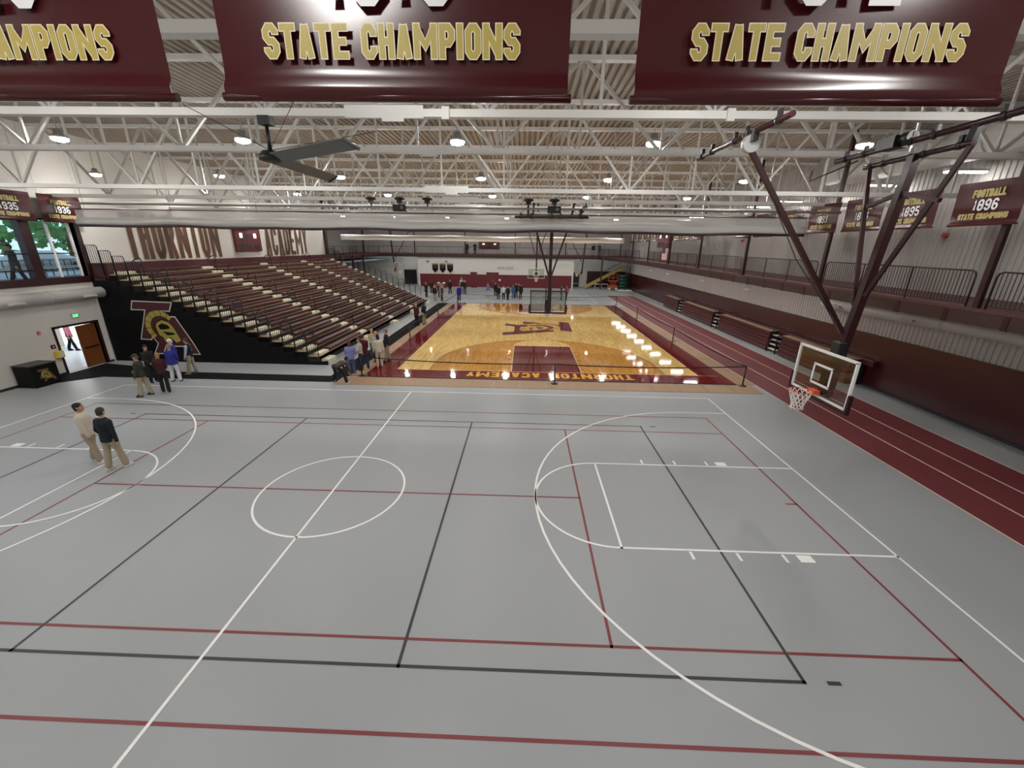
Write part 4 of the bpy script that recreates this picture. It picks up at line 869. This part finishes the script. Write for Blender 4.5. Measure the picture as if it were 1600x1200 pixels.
t = thing('equipment_cart', 'dark green equipment cart beside the orange scissor lift', 'equipment cart', (19.9, 55.6, 0)); G().box(-.65, .65, -.4, .4, .2, .35).build('base', ['lift_green'], t)
for k in range(4): G().tube([(-.6,0,.55+.5*k),(.6,0,.55+.5*k)], .22, 14).build('roll', ['lift_green'], t)
g = G()
for x in (-.65, .65): g.bar((x,-.3,.2), (x,-.3,2.6), .06); g.bar((x,.3,.2), (x,.3,2.6), .06)
g.build('upright', ['black_metal'], t)
for x in (-.5, .5): G().tube([(x,-.05,.1),(x,.05,.1)], .1, 12).build('caster', ['black_plastic'], t)
t = thing('soccer_goal', 'small white soccer goal frame before the dark wide door', 'goal', (16.8, 56.2, 0)); g = G(); g.tube([(-1,0,0),(-1,0,.78),(1,0,.78),(1,0,0)], .045, 8); g.build('frame', ['board_white'], t); G().tube([(-1,0,.78),(-1,.7,0),(1,.7,0),(1,0,.78)], .025, 6).build('back_stay', ['board_white'], t)
G().tube([(0,0,0),(0,0,.78)], .03, 6).build('post', ['board_white'], t)
t = G().box(18.9, 21.0, 53.9, 54.8, 0, .12).build('gym_mat', ['curtain_white'], bevel=.04); tag(t, 'white gym mat lying on the floor before the green cart', 'gym mat')

# ---------------------------------------------------------------- people
def remeshed(g, vox, sm=2):
    me = bpy.data.meshes.new('t'); bmesh.ops.recalc_face_normals(g.bm, faces=g.bm.faces[:]); g.bm.to_mesh(me); g.bm.free()
    o = bpy.data.objects.new('t', me); COL.objects.link(o)
    m = o.modifiers.new('r', 'REMESH'); m.mode = 'VOXEL'; m.voxel_size = vox; m.use_smooth_shade = True
    k = o.modifiers.new('s', 'SMOOTH'); k.iterations = sm; k.factor = .5
    dg = bpy.context.evaluated_depsgraph_get(); out = bpy.data.meshes.new_from_object(o.evaluated_get(dg))
    bpy.data.objects.remove(o); bpy.data.meshes.remove(me)
    for p in out.polygons: p.use_smooth = True
    return out
CM = {}
def cmat(c, rough=.75):
    k = (tuple(c), rough)
    if k not in CM: CM[k] = mat('cloth_%d' % len(CM), c, rough, spec=.25)
    return CM[k]
SK = {'l': (.52, .32, .24), 't': (.42, .25, .17), 'd': (.16, .085, .05)}
def ring(g, c, r, f, rx, ry, n=16): return [g.bm.verts.new(c+r*(rx*cos(2*pi*k/n))+f*(ry*sin(2*pi*k/n))) for k in range(n)]
def ik(a, b, l1, l2, bend):
    d = b-a; L = min(d.length, (l1+l2)*.999); d = d.normalized(); x = (l1*l1-l2*l2+L*L)/(2*L); hh = sqrt(max(l1*l1-x*x, 0))
    w = bend-d*bend.dot(d); w = w.normalized() if w.length > 1e-4 else d.orthogonal()
    return a+d*x+w*hh, a+d*L
def person(label, loc, face, h=1.75, top=(.1,.1,.1), legs=(.05,.05,.06), hair=(.03,.02,.015), skin='l', shoe=(.02,.02,.02), lean=0, side=0, feet=None, hands=None,
           headyaw=0, headpitch=0, vox=.03, hairlen=0, coat=0, sleeve=1.0, bald=False, skirt=0, drop=0, vest=None, hat=None, pl=1.0, z=0.0, group=None):
    X, Y, Z = V((1,0,0)), V((0,1,0)), V((0,0,1))
    s = h/1.75; t = thing('person', label, 'person', (loc[0], loc[1], z), -R_(face), group)
    feet = feet or ((-.11, .0), (.11, .02)); hands = hands or ((-.27, .06, .80), (.27, .06, .80))
    lr = R_(lean); ut = V((sin(R_(side)), sin(lr), cos(lr))).normalized(); rt = (X-ut*X.dot(ut)).normalized(); fw = ut.cross(rt)*-1 if ut.cross(rt).y < 0 else ut.cross(rt)
    P = V((0, -.12*sin(lr), .94-drop)); sh = P+ut*.50; nk = P+ut*.565
    hdir = (ut*.75+Z*.35).normalized(); hc = nk+hdir*.15+Y*.02
    hip = [P+X*sx*.088-Z*.02 for sx in (-1, 1)]; ank = [V((fx, fy, .085)) for fx, fy in feet]
    ft_ = lambda i: V((0, 1, 0))
    kn = []
    for i in (0, 1):
        k, e = ik(hip[i], ank[i], .428, .414, V((.15*(-1, 1)[i], 1, 0))); kn.append(k); ank[i] = e
    shd = [sh+rt*sx*.185-ut*.03 for sx in (-1, 1)]; el, wr = [], []
    for i in (0, 1):
        k, e = ik(shd[i], V(hands[i]), .285, .26, V(((-1, 1)[i]*.6, -1, -.2))); el.append(k); wr.append(e)
    S = lambda me: me
    def limb(g, pts, rad, n=12):
        P_ = [pts[0]]; r_ = [rad[0]]
        g.tube(pts, rad, n)
        for q, rr in ((pts[0], rad[0]), (pts[-1], rad[-1])): g.lathe(q, [(rr*.05,-rr),(rr*.7,-rr*.7),(rr,0),(rr*.7,rr*.7),(rr*.05,rr)], 10)
    lerp = lambda a, b, f: a.lerp(b, f)
    def leg(g, i, d, flare=0, stop=1.0):
        a, k, b = hip[i], kn[i], ank[i]; pts = [a, lerp(a,k,.35), lerp(a,k,.8), k, lerp(k,b,.3), lerp(k,b,.75), lerp(k,b,stop)]; rad = [.092+d, .083+d, .062+d, .056+d, .056+d+flare*.4, .043+d+flare, .040+d+flare]
        limb(g, pts, rad)
    def arm(g, i, d, frac=1.0):
        a, k, b = shd[i], el[i], wr[i]; L1, L2 = (k-a).length, (b-k).length; pts = [a, lerp(a,k,.4), k]; rad = [.056+d, .049+d, .042+d]
        if frac > .55: pts += [lerp(k,b,.35), lerp(k,b,min(frac, 1))]; rad += [.041+d, .031+d]
        limb(g, pts, rad, 10)
    def torso(g, d, low=0, lowr=1.0, neck=False):
        R = []
        if low: R.append((P-ut*low, .155*lowr+d, .12*lowr+d)); R.append((P-ut*(low*.5), .165*(1+lowr)/2+d, .125*(1+lowr)/2+d))
        R += [(P-ut*.06, .165+d, .118+d), (P+ut*.04, .162+d, .115+d), (P+ut*.16, .145+d, .102+d), (P+ut*.30, .165+d, .115+d), (P+ut*.42, .178+d, .112+d), (P+ut*.50, .15+d, .085+d), (P+ut*.545, .08+d, .065+d), (P+ut*.575, .055+d*.6, .055+d*.6)]
        g.loft([ring(g, c, rt, fw, a*pl, b*(1+(pl-1)*1.4)) for c, a, b in R])
    # body: one continuous skin mesh
    g = G(); torso(g, 0)
    for i in (0, 1):
        leg(g, i, 0); arm(g, i, 0)
        d = V(((-.12, .12)[i], 1, 0)).normalized(); g.ell([(ank[i].x+d.x*.05, ank[i].y+.05, z_, a, b) for z_, a, b in ((.012,.036,.11),(.04,.036,.105),(.08,.03,.06),(.1,.02,.03))], 10)
    g.tube([nk-ut*.02, lerp(nk, hc, .6)], [.056, .052], 12)
    hy = M4.Rotation(-R_(headyaw), 3, 'Z'); hx = hy @ X; hf = hy @ Y; hf = (hf*cos(R_(headpitch))+Z*sin(R_(headpitch))).normalized(); hu = hx.cross(hf)
    HP = [(-.118,.02,.028,.035),(-.105,.042,.052,.028),(-.065,.058,.075,.012),(-.02,.067,.088,.002),(.03,.073,.096,-.004),(.07,.07,.092,-.008),(.10,.055,.074,-.01),(.122,.03,.042,-.01),(.13,.006,.008,-.01)]
    g.loft([ring(g, hc+hu*dz+hf*yo, hx, hf, rx, ry) for dz, rx, ry, yo in HP])
    g.tube([hc+hf*.078+hu*.025, hc+hf*.108-hu*.022, hc+hf*.085-hu*.03], [.010, .017, .012], 8)
    for sx in (-1, 1): g.tube([hc+hx*sx*.066-hu*.025-hf*.01, hc+hx*sx*.082+hu*.005-hf*.015, hc+hx*sx*.07+hu*.03-hf*.01], [.010, .016, .012], 7)
    body = remeshed(g, min(vox, .02))
    q = G(); q.bm.from_mesh(body); bpy.data.meshes.remove(body)
    for i in (0, 1):                      # palm, four fingers and a thumb
        sx = (-1, 1)[i]; d = (wr[i]-el[i]).normalized(); d = (d*.8-Z*.35).normalized(); a = (Y-d*Y.dot(d)).normalized(); b = d.cross(a); inn = b if b.x*sx < 0 else -b
        w0 = wr[i]; q.loft([ring(q, w0+d*e, a, b, rx, ry, 10) for e, rx, ry in ((-.02,.026,.022),(.02,.034,.018),(.06,.042,.016),(.092,.04,.013))])
        for j, ln in enumerate((.068, .078, .072, .056)):
            r0 = w0+d*.085+a*(.03-.02*j); k1 = r0+d*ln*.5+inn*.008; q.tube([r0, k1, k1+d*ln*.42+inn*.03], [.0092,.0085,.0065], 6)
        r0 = w0+d*.025+a*.03; q.tube([r0, r0+d*.035+a*.03+inn*.01, r0+d*.065+a*.036+inn*.022], [.012,.010,.007], 6)
    me = q.mesh('body', [cmat(SK[skin], .55)], True); inst('body', me, t)
    # clothes
    dt = .018
    g = G(); torso(g, dt, coat or .10, 1.0 if not coat else 1.0+coat*.45)
    if not vest:
        for i in (0, 1): arm(g, i, dt*.8, sleeve)
    me = remeshed(g, vox); me.materials.append(cmat(top)); inst('coat' if coat else 'top', me, t)
    if vest:
        g = G()
        for i in (0, 1): arm(g, i, dt*.7, 1.0)
        me = remeshed(g, vox*.8); me.materials.append(cmat(vest)); inst('shirt_sleeves', me, t)
    g = G(); R = [(P-Z*.10, .15, .125), (P-Z*.02, .168, .125), (P+ut*.08, .158, .118)]
    g.loft([ring(g, c, X, Y, a*pl, b*pl) for c, a, b in R])
    for i in (0, 1): leg(g, i, .016, .018, .96)
    me = remeshed(g, vox); me.materials.append(cmat(legs)); inst('trousers', me, t)
    if skirt:
        g = G(); g.loft([ring(g, P+Z*dz, X, Y, a, b) for dz, a, b in ((-skirt,.26,.22),(-.2,.21,.17),(.05,.17,.13))]); me = remeshed(g, vox); me.materials.append(cmat(top)); inst('skirt', me, t)
    g = G()
    for i in (0, 1): g.ell([(ank[i].x+(-.008, .008)[i], ank[i].y+.055, z_, a, b) for z_, a, b in ((.0,.045,.135),(.03,.047,.138),(.06,.044,.11),(.10,.042,.06),(.115,.038,.05))], 12)
    for v in g.bm.verts: v.co.z = max(v.co.z, 0)
    g.build('shoes', [cmat(shoe, .5)], t, True)
    g = G(); m_ = 1.09
    if bald: HR = [(-.05,.066,.06,-.045),(.0,.077,.075,-.04),(.05,.074,.06,-.06),(.075,.05,.03,-.07)]
    else: HR = [(-.06,.064,.055,-.05),(-.02,.074,.074,-.035),(.03,.08,.097,-.016),(.075,.078,.103,-.008),(.11,.063,.084,-.01),(.137,.034,.046,-.01),(.145,.006,.008,-.01)]
    if hairlen: HR = [(-.08-hairlen,.06,.03,-.075),(-.06-hairlen*.5,.078,.045,-.07)]+HR
    g.loft([ring(g, hc+hu*dz+hf*yo, hx, hf, rx, ry) for dz, rx, ry, yo in HR]); g.build('hair', [cmat(hair, .6)], t, True)
    if hat:
        g = G(); g.loft([ring(g, hc+hu*dz+hf*yo, hx, hf, rx, ry) for dz, rx, ry, yo in ((.055,.085,.108,-.006),(.10,.08,.1,-.008),(.145,.05,.065,-.01),(.152,.01,.01,-.01))]); g.bar(hc+hu*.06+hf*.08, hc+hu*.055+hf*.17, .13, .012); g.build('cap', [cmat(hat)], t, True)
    g = G()
    for sx in (-1, 1): g.ell([(0,0,0,.0,.0)]*0) if False else g.tube([hc+hx*sx*.03+hf*.085+hu*.022, hc+hx*sx*.03+hf*.092+hu*.022], .009, 8)
    g.build('eyes', [cmat((.02,.015,.012), .3)], t)
    G().bar(hc-hx*.022+hf*.09-hu*.062, hc+hx*.022+hf*.09-hu*.062, .008, .008).build('mouth', [cmat((.3,.1,.09), .5)], t)
    t.scale = (s, s, s)
    return t
KH = (.36, .30, .21); NAVY = (.012, .016, .03); JEAN = (.06, .09, .19); BLK = (.012, .012, .014); WHT = (.62, .58, .5); GRY = (.3, .29, .28)
POCK = ((-.24, .10, .90), (.24, .10, .90)); FRONT = ((-.1, .24, .98), (.1, .24, .98)); BACKH = ((-.1, -.2, .92), (.1, -.2, .92))
NV = .013
person('man in a cream sweater and khaki trousers standing on the grey court, looking up', (-7.40, 1.08), 70, 1.80, (.55, .50, .41), KH, (.02,.014,.01), 't', (.7,.7,.7), feet=((-.12,-.12),(.12,.14)), hands=((-.2,.16,.88),(.22,.14,.86)), headyaw=-10, headpitch=12, vox=NV, lean=-3)
person('man in a navy pullover and khaki trousers seen from behind on the grey court', (-6.50, .78), 5, 1.80, (.011, .015, .022), KH, (.04,.028,.02), 'l', (.6,.6,.55), feet=((-.14,-.1),(.15,.12)), hands=((-.23,.12,.92),(.3,-.04,.82)), headyaw=-12, vox=NV, pl=1.06)
person('older man in a dark green jacket and khaki trousers walking, one hand held out', (-10.75, 6.42), 250, 1.74, (.035, .035, .026), KH, (.1,.09,.08), 't', (.03,.03,.03), feet=((-.12,.12),(.12,-.16)), hands=((-.28,.1,.82),(.36,.34,1.02)), headpitch=-8, vox=NV, pl=1.12, hat=(.04,.04,.035))
person('blond woman in a dark maroon jacket behind the man in the green jacket', (-10.35, 6.95), 330, 1.68, (.05, .012, .014), BLK, (.28,.18,.08), 'l', BLK, vox=.018, hairlen=.06, hands=FRONT, feet=((-.1,.0),(.13,-.15)))
person('dark-haired person in a black coat standing before the team emblem panel', (-11.95, 8.15), 110, 1.70, (.015, .013, .012), BLK, (.02,.015,.012), 't', BLK, vox=.018, hands=FRONT, hairlen=.05)
person('white-haired man in a royal blue jacket standing before the team emblem panel', (-11.45, 8.95), 200, 1.80, (.03, .035, .22), (.10,.09,.09), (.62,.6,.58), 'l', BLK, vox=.018, pl=1.1, headpitch=-10)
person('person in a royal blue jacket and white trousers with back turned', (-11.02, 8.3), 350, 1.70, (.022, .027, .22), (.62,.62,.62), (.2,.16,.13), 'l', (.05,.06,.1), vox=.015, pl=1.15, hands=FRONT, feet=((-.16,0),(.16,.02)))
person('man in a dark vest with pale sleeves and khaki trousers before the black end panel', (-11.2, 9.55), 250, 1.72, (.012, .013, .02), KH, (.05,.03,.02), 't', (.32,.25,.18), vox=.015, vest=(.45,.47,.55), hands=((-.24,.12,.88),(.24,.1,.9)), feet=((-.13,.13),(.12,-.1)))
person('person in an olive top bending down at the corner of the black runner', (-3.58, 8.62), 20, 1.72, (.07, .055, .045), (.012,.014,.02), (.02,.015,.012), 't', (.5,.5,.5), lean=82, feet=((-.36,-.05),(.38,.06)), hands=((.22,.5,.25),(.36,.46,.3)), vox=.015, drop=.10)
person('woman in a lavender blue blouse and jeans at the foot of the bleachers', (-3.52, 9.95), 340, 1.66, (.20, .21, .48), (.085,.12,.26), (.09,.04,.025), 'l', (.5,.4,.35), vox=.015, hairlen=.14, pl=1.15, sleeve=.5, hands=((-.26,.05,.84),(.25,.2,.98)))
person('brown-haired woman in a white top talking beside the lavender blouse', (-3.35, 10.75), 250, 1.66, (.5,.47,.43), (.02,.02,.03), (.1,.05,.03), 'l', BLK, vox=.018, hairlen=.14, hands=FRONT)
person('person in a dark maroon hooded top and jeans seen from behind at the bleachers', (-3.25, 10.95), 345, 1.78, (.075, .010, .014), (.035,.05,.10), (.07,.02,.02), 'l', (.05,.03,.03), vox=.015, pl=1.12, hands=FRONT, feet=((-.15,0),(.15,0)))
person('blond woman in a grey top between the maroon hooded top and the cream jacket', (-3.05, 12.3), 200, 1.66, (.34,.33,.33), BLK, (.42,.3,.13), 'l', BLK, vox=.018, hairlen=.08, hands=FRONT)
person('dark-haired woman in a cream jacket and cream trousers at the bleachers', (-2.62, 11.35), 335, 1.70, (.62,.56,.45), (.55,.49,.38), (.012,.01,.01), 'l', (.5,.46,.4), vox=.015, hairlen=.06)
person('man in a navy jacket and khaki trousers beside the cream jacket at the bleachers', (-2.55, 12.45), 255, 1.76, (.012,.014,.024), KH, (.2,.15,.1), 'l', (.04,.03,.02), vox=.018, feet=((-.12,.1),(.12,-.1)))
person('blond person sitting height behind, in a yellowish top near the lowest bleacher row', (-3.6, 13.2), 150, 1.62, (.42,.36,.2), (.1,.09,.08), (.45,.34,.17), 'l', BLK, vox=.02, hairlen=.08, hands=FRONT)
person('man in a maroon sweater and dark trousers halfway along the bleachers', (-3.62, 23.0), 20, 1.76, (.07,.012,.014), (.015,.014,.016), (.45,.3,.22), 'l', BLK, vox=.022, pl=1.08, hands=FRONT)
person('man in a navy jacket and khaki trousers beside the maroon sweater, halfway along the bleachers', (-3.15, 23.7), 300, 1.76, (.012,.013,.022), KH, (.02,.016,.014), 'd', BLK, vox=.022, hands=FRONT)
FAR = 'visitors at the far end of the hall'
def fp(label, x, y, face, h, top, legs, hair=(.03,.02,.015), skin='l', **k): person(label, (x, y), face, h, top, legs, hair, skin, group=FAR, vox=.03, **k)
fp('man in a black suit at the far end, leftmost by the recess corner', -7.3, 42.2, 130, 1.76, (.015,.017,.022), (.012,.012,.016), (.25,.22,.2), hands=FRONT)
fp('person in dark maroon by the recess corner, behind the black suit', -7.55, 46.5, 150, 1.76, (.05,.012,.014), BLK, (.03,.02,.02), 'd')
fp('woman in a pink top and white trousers at the far end of the bleachers', -6.0, 41.2, 40, 1.66, (.36,.11,.13), (.5,.48,.47), (.12,.05,.03), hairlen=.1)
fp('person in a dark green coat at the far end of the bleachers', -5.55, 41.8, 160, 1.68, (.02,.03,.024), BLK, (.02,.015,.012))
fp('white-haired man in a black jacket and khaki trousers at the far end of the bleachers', -5.45, 38.6, 20, 1.76, (.014,.014,.015), KH, (.5,.42,.33), pl=1.12, bald=True)
fp('person in a dark jacket beside the white-haired man at the far end', -4.62, 38.75, 250, 1.76, (.03,.03,.05), (.025,.02,.03), (.4,.22,.2))
fp('person in a pinkish shirt behind the white-haired man at the far end', -5.1, 40.8, 170, 1.74, (.4,.2,.2), GRY, (.5,.4,.38))
fp('man in a black suit standing alone before the maroon end wall', -5.0, 46.2, 200, 1.80, (.012,.012,.015), BLK, (.3,.26,.24), feet=((-.14,.0),(.16,.04)))
fp('white-haired person in a pale shirt at the far end, behind the long blue coat', -4.1, 50.5, 190, 1.80, (.5,.48,.45), (.06,.06,.09), (.7,.68,.66))
fp('person in a black jacket over a white shirt at the far end', -3.6, 47.8, 170, 1.72, (.016,.016,.018), GRY, (.25,.18,.14))
fp('person in a dark jacket with pale hair beside the long blue coat', -3.05, 46.5, 200, 1.74, (.02,.018,.03), (.04,.03,.05), (.42,.34,.28))
fp('person in a long royal blue coat at the far edge of the hardwood', -2.72, 39.2, 340, 1.76, (.02,.018,.21), (.02,.02,.05), (.22,.16,.14), coat=.32, pl=1.12)
fp('woman in a lavender top and white trousers at the far end', .3, 43.2, 200, 1.66, (.18,.16,.38), (.5,.48,.46), (.28,.2,.14), hairlen=.08)
fp('woman in a long black coat at the far end beside the lavender top', 1.15, 44.6, 190, 1.68, (.012,.012,.012), BLK, (.2,.12,.07), coat=.38, hairlen=.08)
fp('woman in a black jacket and black trousers at the far edge of the hardwood', 1.75, 41.0, 175, 1.66, (.012,.012,.014), (.015,.015,.018), (.13,.08,.05), hairlen=.05)
fp('woman in a white jacket and black trousers at the far edge of the hardwood', 2.38, 40.9, 180, 1.66, (.68,.66,.64), BLK, (.2,.13,.07), hands=((-.34,.1,.98),(.34,.1,.98)))
fp('woman in a dark maroon coat and black trousers beside the white jacket', 2.92, 40.5, 190, 1.68, (.03,.016,.016), BLK, (.1,.05,.03), hairlen=.1, feet=((-.04,.0),(.14,-.1)))
fp('person in a blue denim dress at the far end', 3.5, 42.2, 175, 1.66, (.06,.11,.22), (.06,.1,.2), (.12,.07,.05), coat=.30)
fp('person in a dark navy jacket behind the blue denim dress', 3.85, 42.9, 190, 1.80, (.015,.015,.03), (.015,.015,.02), (.2,.13,.1), 't')
fp('man in a black suit at the end of the row beside the blue denim dress', 4.45, 42.0, 200, 1.76, (.012,.011,.013), BLK, (.04,.02,.02), 't', feet=((-.05,-.02),(.16,.08)))
fp('man in black trousers seen through the glass of the near hardwood hoop', 9.35, 41.6, 90, 1.72, (.03,.028,.03), (.015,.015,.016), (.03,.02,.02), hands=FRONT)
fp('person in a red top walking beside the near hardwood hoop board', 10.05, 42.2, 160, 1.70, (.30,.05,.07), (.02,.02,.025), (.04,.03,.02), 't', feet=((-.1,-.22),(.12,.25)), hands=((-.3,.15,.95),(.28,.2,1.0)))
zb_ = zf(56.2)
fp('person in black clothes on the balcony under the wide dark scoreboard', -2.75, 56.0, 170, 1.74, (.012,.012,.015), BLK, (.02,.02,.02), z=zb_, hands=FRONT)
fp('person in dark clothes on the balcony behind the dark column', -4.0, 56.2, 160, 1.74, (.02,.016,.018), BLK, (.02,.02,.02), z=zb_)
fp('person in a black jacket and pale trousers on the balcony by the slanted corner', 15.3, 57.2, 190, 1.74, (.018,.012,.014), (.4,.37,.36), (.03,.02,.02), z=zf(57), pl=1.15)
fp('person in a grey jacket on the balcony by the slanted corner, waving', 16.2, 57.2, 200, 1.80, (.045,.045,.06), (.14,.13,.15), (.03,.02,.02), z=zf(57), hands=((-.27,.06,.80),(.5,.25,1.35)))
person('person in a pink top and dark trousers in the corridor beyond the open doorway', (-21.3, 13.3), 60, 1.70, (.42,.14,.2), BLK, (.05,.03,.02), 'l', BLK, vox=.022, z=.01, feet=((-.08,-.2),(.1,.2)))
person('person in dark clothes walking outside behind the terrace window', (-18.3, 9.55), 200, 1.75, (.02,.022,.028), (.05,.03,.03), (.02,.02,.02), 'l', BLK, vox=.02, z=4.1, feet=((-.08,-.22),(.1,.25)))
